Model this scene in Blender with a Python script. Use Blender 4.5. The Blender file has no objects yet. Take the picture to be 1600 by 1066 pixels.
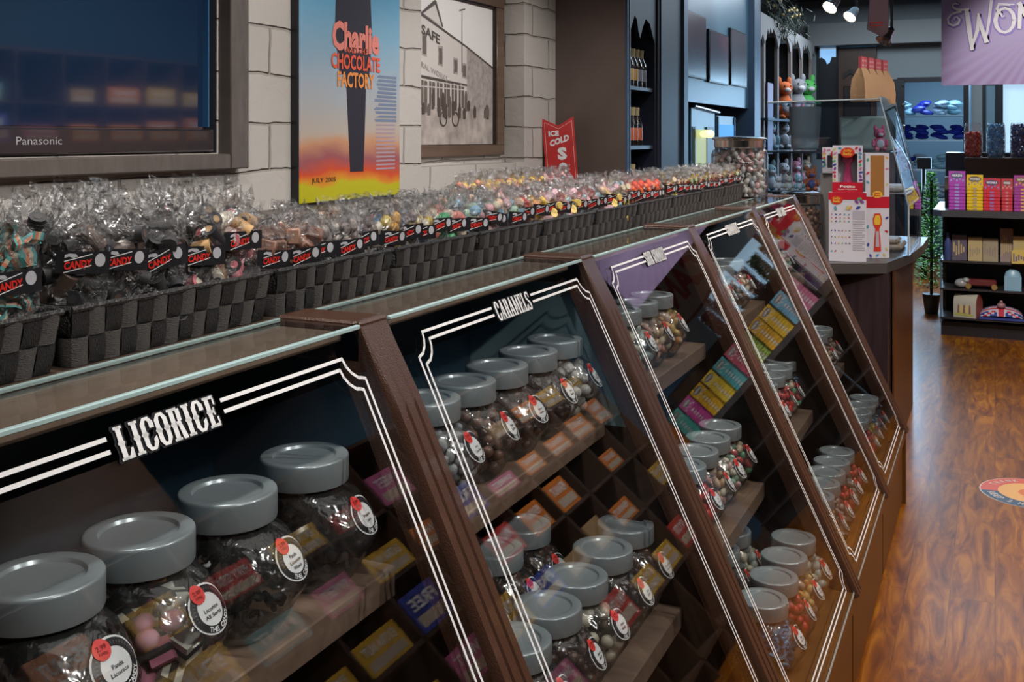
import bpy, bmesh, math, random
from mathutils import Vector, Matrix
from math import sin, cos, pi, radians

# ------------------------------------------------------------------ camera
sc = bpy.context.scene
col = sc.collection
cam_data = bpy.data.cameras.new('camera')
cam = bpy.data.objects.new('camera', cam_data)
col.objects.link(cam)
cam.location = (0, 0, 1.45)
cam.rotation_euler = (pi/2, 0, math.atan(0.45823))
cam_data.sensor_width = 36
cam_data.lens = 1647.2/1600*36
cam_data.shift_y = -(533-213.8)/1600
cam_data.clip_start = 0.05
cam_data.clip_end = 60
sc.camera = cam

# ------------------------------------------------------------------ colour, world
sc.view_settings.view_transform = 'Standard'
sc.view_settings.look = 'None'
sc.view_settings.gamma = 1
sc.view_settings.use_curve_mapping = False
sc.view_settings.exposure = 0.42
try:
    sc.cycles.transparent_max_bounces = 40
    sc.cycles.max_bounces = 8
    sc.cycles.diffuse_bounces = 3
    sc.cycles.glossy_bounces = 4
    sc.cycles.caustics_reflective = False
    sc.cycles.caustics_refractive = False
    sc.cycles.sample_clamp_indirect = 4
except Exception:
    pass
world = bpy.data.worlds.new('world'); sc.world = world
world.use_nodes = True
world.node_tree.nodes['Background'].inputs[0].default_value = (0.45, 0.6, 0.8, 1)
world.node_tree.nodes['Background'].inputs[1].default_value = 0.4

# ------------------------------------------------------------------ lights
def area(name, loc, rot, sx, sy, power, color=(1, 1, 1)):
    l = bpy.data.lights.new(name, 'AREA'); l.shape = 'RECTANGLE'
    l.size = sx; l.size_y = sy; l.energy = power; l.color = color
    o = bpy.data.objects.new(name, l); col.objects.link(o)
    o.location = loc; o.rotation_euler = rot
    return o
def spot(name, loc, target, power, color=(1, .9, .8), size=radians(70), r=.05, blend=.6):
    l = bpy.data.lights.new(name, 'SPOT'); l.energy = power; l.color = color
    l.spot_size = size; l.spot_blend = blend; l.shadow_soft_size = r
    o = bpy.data.objects.new(name, l); col.objects.link(o)
    o.location = loc
    d = Vector(target)-Vector(loc)
    o.rotation_euler = d.to_track_quat('-Z', 'Y').to_euler()
    return o
WARM = (1.0, 0.86, 0.72); COOL = (0.45, 0.72, 1.0); NEUT = (1.0, 0.95, 0.9)
# ceiling lamps over the aisle, aimed at the cases and the wall
for k, y in enumerate((0.3, 1.7, 3.1, 4.6)):
    spot('aisle_spot', (1.15, y, 2.78), (-0.7, y+0.25, 0.75), 95, NEUT, radians(75), .05)
for k, y in enumerate((0.9, 2.5, 4.1)):
    spot('wall_spot', (-0.9, y, 2.8), (-1.75, y+0.3, 1.2), 62, NEUT, radians(95), .06)
spot('aisle_floor_spot', (0.3, 2.6, 2.8), (0.2, 3.6, 0), 78, WARM, radians(80), .1)
spot('aisle_floor_spot', (0.4, 5.6, 2.8), (0.2, 6.4, 0), 55, WARM, radians(80), .1)
spot('display_fill_spot', (0.2, 4.9, 2.75), (0.5, 8.2, 1.0), 260, NEUT, radians(42), .08)  # unseen lamp, added to brighten the near faces of the island boxes
spot('counter_spot', (0.3, 3.2, 2.8), (-0.6, 5.0, 1.2), 50, NEUT, radians(45), .08)
spot('rack_fill_spot', (0.2, 3.5, 2.8), (1.7, 3.8, 1.2), 120, NEUT, radians(110), .1)  # two unseen spots added to brighten the rack for its reflections
spot('rack_fill_spot', (0.2, 5.6, 2.8), (1.7, 6.2, 1.2), 210, NEUT, radians(110), .1)
area("window_daylight", (-.62, 11.6, 1.5), (radians(-90), 0, 0), .6, 1.2, 20, COOL)
area('storeroom_light', (-0.5, 12.9, 2.4), (0, 0, 0), .9, .5, 16, COOL)
area('drinks_bay_light', (-1.0, 7.6, 2.75), (0, radians(25), 0), 1.2, 2.0, 10, COOL)
area('ceiling_fill', (0.0, 2.5, 2.86), (0, 0, 0), 1.8, 5.0, 20, NEUT)
area('rear_fill_light', (-0.6, 10.2, 2.88), (0, 0, 0), 2.2, 1.6, 52, (.8, .9, 1.0))  # added fill without a lamp of its own, lightens the rear beam
spot('panel_spot', (-0.9, 7.4, 2.85), (-1.85, 8.0, 2.5), 22, WARM, radians(70), .06)

# ------------------------------------------------------------------ materials
MATS = {}
def _new(name):
    m = bpy.data.materials.new(name); m.use_nodes = True
    nt = m.node_tree
    return m, nt, nt.nodes.get('Principled BSDF')
def mat(name, c, rough=.5, metal=0.0, spec=.5, coat=0, var=0, vscale=8, bump=0, bscale=60, emit=None, estr=0, stretch=None):
    if name in MATS: return MATS[name]
    m, nt, p = _new(name)
    p.inputs['Base Color'].default_value = (*c, 1)
    p.inputs['Roughness'].default_value = rough
    p.inputs['Metallic'].default_value = metal
    p.inputs['Specular IOR Level'].default_value = spec
    p.inputs['Coat Weight'].default_value = coat
    if emit:
        p.inputs['Emission Color'].default_value = (*emit, 1); p.inputs['Emission Strength'].default_value = estr
    if var or bump:
        tc = nt.nodes.new('ShaderNodeTexCoord'); mp = nt.nodes.new('ShaderNodeMapping')
        if stretch: mp.inputs['Scale'].default_value = stretch
        nt.links.new(tc.outputs['Object'], mp.inputs[0])
        if var:
            n = nt.nodes.new('ShaderNodeTexNoise'); n.inputs['Scale'].default_value = vscale; n.inputs['Detail'].default_value = 6
            nt.links.new(mp.outputs[0], n.inputs['Vector'])
            r = nt.nodes.new('ShaderNodeValToRGB')
            r.color_ramp.elements[0].position = .3; r.color_ramp.elements[1].position = .7
            r.color_ramp.elements[0].color = (*[max(0, x*(1-var)) for x in c], 1)
            r.color_ramp.elements[1].color = (*[min(1, x*(1+var)) for x in c], 1)
            nt.links.new(n.outputs['Fac'], r.inputs[0]); nt.links.new(r.outputs[0], p.inputs['Base Color'])
        if bump:
            n = nt.nodes.new('ShaderNodeTexNoise'); n.inputs['Scale'].default_value = bscale; n.inputs['Detail'].default_value = 3
            nt.links.new(mp.outputs[0], n.inputs['Vector'])
            b = nt.nodes.new('ShaderNodeBump'); b.inputs['Strength'].default_value = bump; b.inputs['Distance'].default_value = .01
            nt.links.new(n.outputs['Fac'], b.inputs['Height']); nt.links.new(b.outputs[0], p.inputs['Normal'])
    MATS[name] = m
    return m

def clear(name, tint=(1, 1, 1), rough=.01, ior=1.45, add=0.0, haze=0.0, hazecol=(.9, .9, .9), bump=0, bscale=40, dist=.01, kind='noise', edge=None):
    """thin clear sheet: transparent + mirror reflection by Fresnel"""
    if name in MATS: return MATS[name]
    m = bpy.data.materials.new(name); m.use_nodes = True
    nt = m.node_tree; nt.nodes.clear()
    out = nt.nodes.new('ShaderNodeOutputMaterial')
    tr = nt.nodes.new('ShaderNodeBsdfTransparent'); tr.inputs[0].default_value = (*tint, 1)
    if edge:
        lw = nt.nodes.new('ShaderNodeLayerWeight'); lw.inputs['Blend'].default_value = .5
        er = nt.nodes.new('ShaderNodeValToRGB'); er.color_ramp.elements[0].position = .45; er.color_ramp.elements[0].color = (*tint, 1)
        er.color_ramp.elements[1].position = .93; er.color_ramp.elements[1].color = (*edge, 1)
        nt.links.new(lw.outputs['Facing'], er.inputs[0]); nt.links.new(er.outputs[0], tr.inputs[0])
    gl = nt.nodes.new('ShaderNodeBsdfGlossy'); gl.inputs['Roughness'].default_value = rough
    fr = nt.nodes.new('ShaderNodeFresnel'); ge = nt.nodes.new('ShaderNodeNewGeometry')
    mr = nt.nodes.new('ShaderNodeMapRange')
    mr.inputs['To Min'].default_value = ior; mr.inputs['To Max'].default_value = 1/ior
    nt.links.new(ge.outputs['Backfacing'], mr.inputs['Value']); nt.links.new(mr.outputs[0], fr.inputs['IOR'])
    ad = nt.nodes.new('ShaderNodeMath'); ad.operation = 'ADD'; ad.use_clamp = True; ad.inputs[1].default_value = add
    nt.links.new(fr.outputs[0], ad.inputs[0])
    mx = nt.nodes.new('ShaderNodeMixShader')
    nt.links.new(ad.outputs[0], mx.inputs[0])
    base = tr
    if haze:
        df = nt.nodes.new('ShaderNodeBsdfDiffuse'); df.inputs[0].default_value = (*hazecol, 1)
        m2 = nt.nodes.new('ShaderNodeMixShader'); m2.inputs[0].default_value = haze
        nt.links.new(tr.outputs[0], m2.inputs[1]); nt.links.new(df.outputs[0], m2.inputs[2]); base = m2
    nt.links.new(base.outputs[0], mx.inputs[1]); nt.links.new(gl.outputs[0], mx.inputs[2])
    nt.links.new(mx.outputs[0], out.inputs[0])
    if bump:
        tc = nt.nodes.new('ShaderNodeTexCoord')
        if kind == 'noise':
            n = nt.nodes.new('ShaderNodeTexNoise'); n.inputs['Scale'].default_value = bscale; n.inputs['Detail'].default_value = 4; n.inputs['Distortion'].default_value = 1.2
            o = n.outputs['Fac']
        else:
            n = nt.nodes.new('ShaderNodeTexVoronoi'); n.inputs['Scale'].default_value = bscale
            o = n.outputs['Distance']
        nt.links.new(tc.outputs['Object'], n.inputs['Vector'])
        b = nt.nodes.new('ShaderNodeBump'); b.inputs['Strength'].default_value = bump; b.inputs['Distance'].default_value = dist
        nt.links.new(o, b.inputs['Height'])
        nt.links.new(b.outputs[0], gl.inputs['Normal']); nt.links.new(b.outputs[0], fr.inputs['Normal'])
    MATS[name] = m
    return m

def wood(name, c1, c2, rough=.35, scale=(1, 14, 14), coat=0, ns=3.0, bump=.05):
    if name in MATS: return MATS[name]
    m, nt, p = _new(name)
    tc = nt.nodes.new('ShaderNodeTexCoord'); mp = nt.nodes.new('ShaderNodeMapping'); mp.inputs['Scale'].default_value = scale
    nt.links.new(tc.outputs['Object'], mp.inputs[0])
    n = nt.nodes.new('ShaderNodeTexNoise'); n.inputs['Scale'].default_value = ns; n.inputs['Detail'].default_value = 8; n.inputs['Distortion'].default_value = .8
    nt.links.new(mp.outputs[0], n.inputs['Vector'])
    r = nt.nodes.new('ShaderNodeValToRGB'); r.color_ramp.elements[0].position = .3; r.color_ramp.elements[1].position = .72
    r.color_ramp.elements[0].color = (*c1, 1); r.color_ramp.elements[1].color = (*c2, 1)
    nt.links.new(n.outputs['Fac'], r.inputs[0]); nt.links.new(r.outputs[0], p.inputs['Base Color'])
    p.inputs['Roughness'].default_value = rough; p.inputs['Coat Weight'].default_value = coat
    b = nt.nodes.new('ShaderNodeBump'); b.inputs['Strength'].default_value = bump; b.inputs['Distance'].default_value = .01
    nt.links.new(n.outputs['Fac'], b.inputs['Height']); nt.links.new(b.outputs[0], p.inputs['Normal'])
    MATS[name] = m
    return m

# ------------------------------------------------------------------ mesh helper
def _ico(sub):
    bm = bmesh.new(); bmesh.ops.create_icosphere(bm, subdivisions=sub, radius=1)
    v = [tuple(x.co) for x in bm.verts]; f = [tuple(q.index for q in p.verts) for p in bm.faces]; bm.free()
    return v, f
ICO2 = _ico(2); ICO1 = _ico(1)
def rotm(ax, ay, az):
    return Matrix.Rotation(az, 4, 'Z') @ Matrix.Rotation(ay, 4, 'Y') @ Matrix.Rotation(ax, 4, 'X')
class MB:
    def __init__(s): s.v = []; s.f = []; s.m = []
    def add(s, verts, faces, m=0, M=None):
        b = len(s.v)
        if M is not None: verts = [tuple(M @ Vector(p)) for p in verts]
        s.v += [tuple(p) for p in verts]
        s.f += [tuple(i+b for i in f) for f in faces]; s.m += [m]*len(faces)
        return s
    def box(s, x0, x1, y0, y1, z0, z1, m=0, b=0, M=None):
        if b <= 0:
            V = [(x, y, z) for x in (x0, x1) for y in (y0, y1) for z in (z0, z1)]
            F = [(0, 1, 3, 2), (4, 6, 7, 5), (0, 4, 5, 1), (2, 3, 7, 6), (0, 2, 6, 4), (1, 5, 7, 3)]
            return s.add(V, F, m, M)
        bm = bmesh.new()
        c = ((x0+x1)/2, (y0+y1)/2, (z0+z1)/2); h = ((x1-x0)/2, (y1-y0)/2, (z1-z0)/2)
        b = min(b, h[0]*.9, h[1]*.9, h[2]*.9)
        for sx in (-1, 1):
            for sy in (-1, 1):
                for sz in (-1, 1):
                    for k in range(3):
                        q = [c[i]+(sx, sy, sz)[i]*(h[i]-(b if i != k else 0)) for i in range(3)]
                        bm.verts.new(q)
        bmesh.ops.convex_hull(bm, input=bm.verts[:])
        bmesh.ops.dissolve_limit(bm, angle_limit=.01, verts=bm.verts[:], edges=bm.edges[:])
        bm.verts.index_update()
        V = [tuple(v.co) for v in bm.verts]; F = [tuple(v.index for v in f.verts) for f in bm.faces]; bm.free()
        return s.add(V, F, m, M)
    def sphere(s, c, r, m=0, lo=False, rot=None):
        V, F = ICO1 if lo else ICO2
        if not isinstance(r, (tuple, list)): r = (r, r, r)
        R = rot.to_3x3() if rot is not None else None
        out = []
        for p in V:
            q = Vector((p[0]*r[0], p[1]*r[1], p[2]*r[2]))
            if R is not None: q = R @ q
            out.append((q[0]+c[0], q[1]+c[1], q[2]+c[2]))
        return s.add(out, F, m)
    def loft(s, rings, m=0, closed=True, cap0=True, cap1=True, M=None):
        n = len(rings[0]); V = [p for r in rings for p in r]; F = []
        for k in range(len(rings)-1):
            for i in range(n if closed else n-1):
                j = (i+1) % n
                F.append((k*n+i, k*n+j, (k+1)*n+j, (k+1)*n+i))
        if cap0: F.append(tuple(reversed(range(n))))
        if cap1: F.append(tuple((len(rings)-1)*n+i for i in range(n)))
        return s.add(V, F, m, M)
    def lathe(s, prof, n=24, c=(0, 0, 0), m=0, cap0=True, cap1=True, M=None, sy=1.0):
        rings = [[(c[0]+r*cos(2*pi*i/n), c[1]+sy*r*sin(2*pi*i/n), c[2]+z) for i in range(n)] for r, z in prof]
        return s.loft(rings, m, True, cap0, cap1, M)
    def cyl(s, p0, p1, r0, r1=None, n=10, m=0):
        r1 = r0 if r1 is None else r1
        p0 = Vector(p0); p1 = Vector(p1); d = (p1-p0); L = d.length
        if L < 1e-7: return s
        q = d.to_track_quat('Z', 'Y').to_matrix()
        rings = []
        for P, r in ((p0, r0), (p1, r1)):
            rings.append([tuple(P+q @ Vector((r*cos(2*pi*i/n), r*sin(2*pi*i/n), 0))) for i in range(n)])
        return s.loft(rings, m)
    def tube(s, pts, r, n=6, m=0):
        pts = [Vector(p) for p in pts]; rings = []
        for i, P in enumerate(pts):
            d = pts[min(i+1, len(pts)-1)]-pts[max(i-1, 0)]
            q = d.to_track_quat('Z', 'Y').to_matrix()
            rr = r[i] if isinstance(r, (list, tuple)) else r
            rings.append([tuple(P+q @ Vector((rr*cos(2*pi*k/n), rr*sin(2*pi*k/n), 0))) for k in range(n)])
        return s.loft(rings, m)
    def prism(s, poly, t0, t1, fn, m=0):
        """poly: 2D outline; fn(a,b,t) -> 3D"""
        n = len(poly)
        V = [fn(a, b, t0) for a, b in poly]+[fn(a, b, t1) for a, b in poly]
        F = [tuple(reversed(range(n))), tuple(range(n, 2*n))]
        F += [(i, (i+1) % n, n+(i+1) % n, n+i) for i in range(n)]
        return s.add(V, F, m)
    def mesh(s, name, mats, smooth=True, ang=38):
        me = bpy.data.meshes.new(name)
        me.from_pydata(s.v, [], s.f)
        for m in (mats if isinstance(mats, (list, tuple)) else [mats]): me.materials.append(m)
        if len(me.polygons): me.polygons.foreach_set('material_index', s.m)
        if smooth:
            me.shade_smooth(); me.set_sharp_from_angle(angle=radians(ang))
        me.update()
        return me
    def build(s, name, mats, parent=None, loc=(0, 0, 0), rot=(0, 0, 0), smooth=True, ang=38):
        return put(s.mesh(name, mats, smooth, ang), name, parent, loc, rot)
def put(me, name, parent=None, loc=(0, 0, 0), rot=(0, 0, 0), scale=None):
    o = bpy.data.objects.new(name, me); col.objects.link(o)
    if parent is not None: o.parent = parent
    o.location = loc; o.rotation_euler = rot
    if scale: o.scale = scale
    return o
def tag(o, label=None, cat=None, group=None, kind=None):
    if label: o['label'] = label
    if cat: o['category'] = cat
    if group: o['group'] = group
    if kind: o['kind'] = kind
    return o
def thing(name, label, cat, loc=(0, 0, 0), rz=0, group=None):
    o = bpy.data.objects.new(name, None); col.objects.link(o)
    o.empty_display_size = .05
    o.location = loc; o.rotation_euler = (0, 0, rz)
    return tag(o, label, cat, group)
def struct(o): o['kind'] = 'structure'; return o
def copy_tree(o, parent=None):
    c = o.copy(); col.objects.link(c)
    if parent is not None: c.parent = parent
    for ch in list(o.children): copy_tree(ch, c)
    return c
def ordinal(k): return ['first', 'second', 'third', 'fourth', 'fifth', 'sixth', 'seventh', 'eighth', 'ninth', 'tenth', 'eleventh', 'twelfth', 'thirteenth', 'fourteenth', 'fifteenth'][k]

# ------------------------------------------------------------------ text
_TC = {}
def text2d(s, off=0.0):
    """2D faces of a word, height about 0.72, centred at 0,0; returns verts, faces, width"""
    k = (s, off)
    if k in _TC: return _TC[k]
    cu = bpy.data.curves.new('t', 'FONT'); cu.body = s; cu.size = 1; cu.offset = off
    cu.resolution_u = 2; cu.align_x = 'CENTER'; cu.align_y = 'CENTER'
    ob = bpy.data.objects.new('t', cu)
    me = bpy.data.meshes.new_from_object(ob)
    V = [(v.co.x, v.co.y) for v in me.vertices]; F = [tuple(p.vertices) for p in me.polygons]
    bpy.data.objects.remove(ob); bpy.data.meshes.remove(me); bpy.data.curves.remove(cu)
    xs = [v[0] for v in V] or [0]; ys = [v[1] for v in V] or [0]
    cx = (min(xs)+max(xs))/2; cy = (min(ys)+max(ys))/2
    V = [(x-cx, y-cy) for x, y in V]
    _TC[k] = (V, F, max(xs)-min(xs), max(ys)-min(ys))
    return _TC[k]
def add_text(mb, s, w, h, fn, m, off=.0):
    """fit word in w x h; fn(a,b) -> 3D"""
    V, F, tw, th = text2d(s, off)
    if not V: return
    mb.add([fn(x*w/tw, y*h/th) for x, y in V], F, m)
# western slab letters in a 1 x 2 cell
def _ring(m=.0, gap=None):
    o = [(0, .35), (.28, 0), (.72, 0), (1, .35), (1, 1.65), (.72, 2), (.28, 2), (0, 1.65)]
    i = [(.34, .42), (.42, .2), (.58, .2), (.66, .42), (.66, 1.58), (.58, 1.8), (.42, 1.8), (.34, 1.58)]
    q = []
    for k in range(8):
        if gap and k in gap: continue
        j = (k+1) % 8
        q.append([o[k], o[j], i[j], i[k]])
    return q
def _r(x0, y0, x1, y1): return [(x0, y0), (x1, y0), (x1, y1), (x0, y1)]
def _sp(x0, x1): return [(x0-.1, 1), (x0, 1.14), (x1, 1.14), (x1+.1, 1), (x1, .86), (x0, .86)]
_stem = lambda x: [_r(x, 0, x+.36, 2), _r(x-.12, 0, x+.48, .16), _r(x-.12, 1.84, x+.48, 2), _sp(x, x+.36)]
GLY = {
 'I': (.7, _stem(.17)),
 'L': (1.0, _stem(.12)+[_r(.4, 0, 1, .2), _r(.82, 0, 1, .6), [(.62, .2), (.82, .2), (.82, .5)]]),
 'C': (1.0, _ring(gap=(3,))+[_r(.64, 1.3, 1, 1.7), _sp(0, .34), [(.7, .42), (1, .35), (1, .8), (.7, .62)]]),
 'O': (1.0, _ring()+[_sp(0, .34), _sp(.66, 1)]),
 'R': (1.05, _stem(.12)+[_r(.4, 1.82, .8, 2), _r(.66, 1.15, 1, 1.9), _r(.4, .95, .9, 1.15), [(.6, 1), (.9, 1), (1.1, .16), (1.1, 0), (.74, 0)]]),
 'E': (.95, _stem(.12)+[_r(.4, 0, .95, .2), _r(.8, 0, .95, .6), _r(.4, 1.8, .95, 2), _r(.8, 1.4, .95, 2), _r(.4, .9, .74, 1.1), _r(.64, .75, .76, 1.25)]),
 'A': (1.05, [[(.02, 0), (.26, 0), (.56, 1.9), (.4, 2)], [(.4, 2), (.72, 2), (1.05, 0), (.68, 0)], _r(.2, .5, .85, .7), _r(0, 0, .42, .15), _r(.6, 0, 1.12, .15)]),
 'M': (1.3, [_r(.1, 0, .36, 2), _r(.92, 0, 1.25, 2), [(.12, 2), (.44, 2), (.72, .7), (.6, .3)], [(.6, .3), (.72, .7), (.96, 2), (1.2, 2)], _r(0, 0, .48, .15), _r(.82, 0, 1.35, .15), _r(0, 1.85, .4, 2), _r(.96, 1.85, 1.35, 2)]),
 'S': (.95, [_r(0, 1.2, .34, 1.75), [(0, 1.7), (.3, 2), (.7, 2), (.95, 1.7), (.62, 1.7), (.5, 1.82), (.34, 1.7)], _r(.8, 1.35, .95, 2), [(0, 1.3), (.34, 1.3), (.95, .75), (.6, .65)], _r(.6, .3, .95, .8), [(0, .3), (.3, 0), (.7, 0), (.95, .35), (.6, .35), (.48, .18), (.3, .3)], _r(0, 0, .15, .7)]),
 'U': (1.05, [_r(.1, .3, .42, 2), _r(.7, .3, .98, 2), [(.1, .35), (.35, 0), (.75, 0), (.98, .35), (.7, .35), (.56, .18), (.42, .35)], _r(0, 1.85, .52, 2), _r(.6, 1.85, 1.1, 2)]),
 'G': (1.0, _ring(gap=(3,))+[_r(.64, 1.35, 1, 1.7), _r(.6, .3, 1, .95), _r(.5, .8, 1, .95), _sp(0, .34)]),
 'H': (1.1, _stem(.12)+_stem(.66)+[_r(.3, .9, .9, 1.1)]),
 'D': (1.0, _stem(.12)+[_r(.4, 1.8, .8, 2), _r(.4, 0, .8, .2), [(.66, .3), (.8, 0), (1, .35), (1, 1.65), (.8, 2), (.66, 1.7)]]),
 'Y': (1.05, [_r(.36, 0, .7, 1), [(0, 2), (.36, 2), (.66, .95), (.4, .9)], [(.66, 2), (1.05, 2), (.68, .9), (.45, .95)], _r(.22, 0, .84, .15)]),
 'N': (1.15, [_r(.1, 0, .34, 2), _r(.82, 0, 1.05, 2), [(.1, 2), (.45, 2), (1.05, 0), (.75, 0)], _r(0, 0, .45, .15), _r(.7, 1.85, 1.15, 2)]),
 ' ': (.5, []),
}
def slab_word(mb, s, width, height, fn, m):
    tot = sum(GLY[c][0]+.12 for c in s)-.12
    sx = width/tot; sy = height/2; x = 0
    for c in s:
        w, ps = GLY[c]
        for p in ps:
            mb.add([fn(-width/2+(x+a)*sx, -height/2+b*sy) for a, b in p], [tuple(range(len(p)))], m)
        x += w+.12

# ------------------------------------------------------------------ shared materials
M_BROWN = mat('case_brown_paint', (.075, .034, .021), .3, bump=.25, bscale=500, coat=.25)
M_BROWN2 = mat('case_brown_panel', (.135, .055, .012), .4, coat=0, bump=.05, bscale=300)
M_SHELF = wood('shelf_wood', (.13, .085, .06), (.2, .135, .1), .45)
M_DARKIN = mat('case_interior', (.006, .017, .027), .5)
M_TEALIN = mat('case_partition', (.19, .29, .32), .5)
M_DECK = wood('deck_wood', (.05, .032, .022), (.085, .056, .04), .4, scale=(14, 1, 14))
M_GLASS = clear('pane_glass', (.965, .975, .975), .0, 1.52, add=.0)
M_EDGE = mat('glass_edge', (.45, .62, .62), .15)
M_WHITE = mat('white_paint', (.8, .8, .8), .5)
M_BLACK = mat('black_plastic', (.006, .006, .007), .35)
M_BLACKM = mat('black_print', (.012, .012, .015), .4)
M_PAPER = mat('white_paper', (.75, .76, .77), .5)
M_RED = mat('sticker_red', (.75, .055, .05), .45)
M_REDTXT = mat('candy_red', (.75, .03, .02), .4)
M_LID = mat('lid_silver_plastic', (.31, .355, .375), .28, metal=.3)
M_JAR = clear('jar_plastic', (.96, .975, .975), .11, 1.5, add=.05, haze=.02, bump=.8, bscale=17, dist=.014, edge=(.35, .38, .39))
M_CELLO = clear('cellophane', (.985, .985, .985), .22, 1.45, add=.075, haze=.006, bump=1.0, bscale=42, dist=.035)
M_CHROME = mat('chrome', (.6, .58, .56), .18, metal=1)
# ================================================================== the setting
def floor_mat():
    m, nt, p = _new('floor_laminate')
    tc = nt.nodes.new('ShaderNodeTexCoord'); mp = nt.nodes.new('ShaderNodeMapping'); mp.inputs['Rotation'].default_value = (0, 0, pi/2)
    nt.links.new(tc.outputs['Object'], mp.inputs[0])
    br = nt.nodes.new('ShaderNodeTexBrick'); br.inputs['Scale'].default_value = 1
    br.inputs['Brick Width'].default_value = 1.2; br.inputs['Row Height'].default_value = .13; br.inputs['Mortar Size'].default_value = .0015
    br.inputs['Color1'].default_value = (.30, .30, .30, 1); br.inputs['Color2'].default_value = (.85, .85, .85, 1); br.inputs['Mortar'].default_value = (.05, .05, .05, 1)
    br.offset = .37
    nt.links.new(mp.outputs[0], br.inputs[0])
    mp2 = nt.nodes.new('ShaderNodeMapping'); mp2.inputs['Scale'].default_value = (15, 2.0, 1)
    nt.links.new(tc.outputs['Object'], mp2.inputs[0])
    ad = nt.nodes.new('ShaderNodeVectorMath'); ad.operation = 'ADD'
    sc_ = nt.nodes.new('ShaderNodeVectorMath'); sc_.operation = 'SCALE'; sc_.inputs['Scale'].default_value = 9
    nt.links.new(br.outputs['Color'], sc_.inputs[0]); nt.links.new(mp2.outputs[0], ad.inputs[0]); nt.links.new(sc_.outputs[0], ad.inputs[1])
    n = nt.nodes.new('ShaderNodeTexNoise'); n.inputs['Scale'].default_value = 1.3; n.inputs['Detail'].default_value = 11; n.inputs['Roughness'].default_value = .6; n.inputs['Distortion'].default_value = 1.5
    nt.links.new(ad.outputs[0], n.inputs['Vector'])
    r = nt.nodes.new('ShaderNodeValToRGB')
    e = r.color_ramp.elements; e[0].position = .32; e[0].color = (.11, .024, .002, 1); e[1].position = .7; e[1].color = (.44, .16, .004, 1)
    x = e.new(.5); x.color = (.25, .073, .002, 1)
    nt.links.new(n.outputs['Fac'], r.inputs[0])
    mx = nt.nodes.new('ShaderNodeMixRGB'); mx.blend_type = 'MULTIPLY'; mx.inputs[0].default_value = .45
    nt.links.new(r.outputs[0], mx.inputs[1]); nt.links.new(br.outputs['Color'], mx.inputs[2])
    nt.links.new(mx.outputs[0], p.inputs['Base Color'])
    p.inputs['Roughness'].default_value = .4; p.inputs['Specular IOR Level'].default_value = .22; p.inputs['Coat Weight'].default_value = .12; p.inputs['Coat Roughness'].default_value = .16
    b = nt.nodes.new('ShaderNodeBump'); b.inputs['Strength'].default_value = .12; b.inputs['Distance'].default_value = .006
    nt.links.new(n.outputs['Fac'], b.inputs['Height']); nt.links.new(b.outputs[0], p.inputs['Normal'])
    return m
def block_mat():
    m, nt, p = _new('painted_block')
    tc = nt.nodes.new('ShaderNodeTexCoord'); sx = nt.nodes.new('ShaderNodeSeparateXYZ'); nt.links.new(tc.outputs['Object'], sx.inputs[0])
    a = nt.nodes.new('ShaderNodeMath'); a.operation = 'ADD'; nt.links.new(sx.outputs[0], a.inputs[0]); nt.links.new(sx.outputs[1], a.inputs[1])
    z = nt.nodes.new('ShaderNodeMath'); z.operation = 'ADD'; z.inputs[1].default_value = -.055; nt.links.new(sx.outputs[2], z.inputs[0])
    cb = nt.nodes.new('ShaderNodeCombineXYZ'); nt.links.new(a.outputs[0], cb.inputs[0]); nt.links.new(z.outputs[0], cb.inputs[1])
    nz = nt.nodes.new('ShaderNodeTexNoise'); nz.inputs['Scale'].default_value = 5; nz.inputs['Detail'].default_value = 4
    nt.links.new(cb.outputs[0], nz.inputs['Vector'])
    sb = nt.nodes.new('ShaderNodeVectorMath'); sb.operation = 'SUBTRACT'; sb.inputs[1].default_value = (.5, .5, .5); nt.links.new(nz.outputs['Color'], sb.inputs[0])
    sl = nt.nodes.new('ShaderNodeVectorMath'); sl.operation = 'SCALE'; sl.inputs['Scale'].default_value = .035; nt.links.new(sb.outputs[0], sl.inputs[0])
    ad = nt.nodes.new('ShaderNodeVectorMath'); ad.operation = 'ADD'; nt.links.new(cb.outputs[0], ad.inputs[0]); nt.links.new(sl.outputs[0], ad.inputs[1])
    br = nt.nodes.new('ShaderNodeTexBrick'); br.inputs['Scale'].default_value = 1; br.inputs['Brick Width'].default_value = .44; br.inputs['Row Height'].default_value = .16
    br.inputs['Mortar Size'].default_value = .007; br.inputs['Mortar Smooth'].default_value = .7
    br.inputs['Color1'].default_value = (.44, .415, .385, 1); br.inputs['Color2'].default_value = (.48, .45, .42, 1); br.inputs['Mortar'].default_value = (.33, .30, .27, 1)
    nt.links.new(ad.outputs[0], br.inputs['Vector']); nt.links.new(br.outputs['Color'], p.inputs['Base Color'])
    n2 = nt.nodes.new('ShaderNodeTexNoise'); n2.inputs['Scale'].default_value = 14; n2.inputs['Detail'].default_value = 8; n2.inputs['Distortion'].default_value = 1
    nt.links.new(cb.outputs[0], n2.inputs['Vector'])
    hm = nt.nodes.new('ShaderNodeMath'); hm.operation = 'MULTIPLY_ADD'; hm.inputs[1].default_value = .3
    iv = nt.nodes.new('ShaderNodeMath'); iv.operation = 'SUBTRACT'; iv.inputs[0].default_value = 1; nt.links.new(br.outputs['Fac'], iv.inputs[1])
    nt.links.new(n2.outputs['Fac'], hm.inputs[0]); nt.links.new(iv.outputs[0], hm.inputs[2])
    b = nt.nodes.new('ShaderNodeBump'); b.inputs['Strength'].default_value = .8; b.inputs['Distance'].default_value = .014
    nt.links.new(hm.outputs[0], b.inputs['Height']); nt.links.new(b.outputs[0], p.inputs['Normal'])
    p.inputs['Roughness'].default_value = .6
    return m
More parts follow.
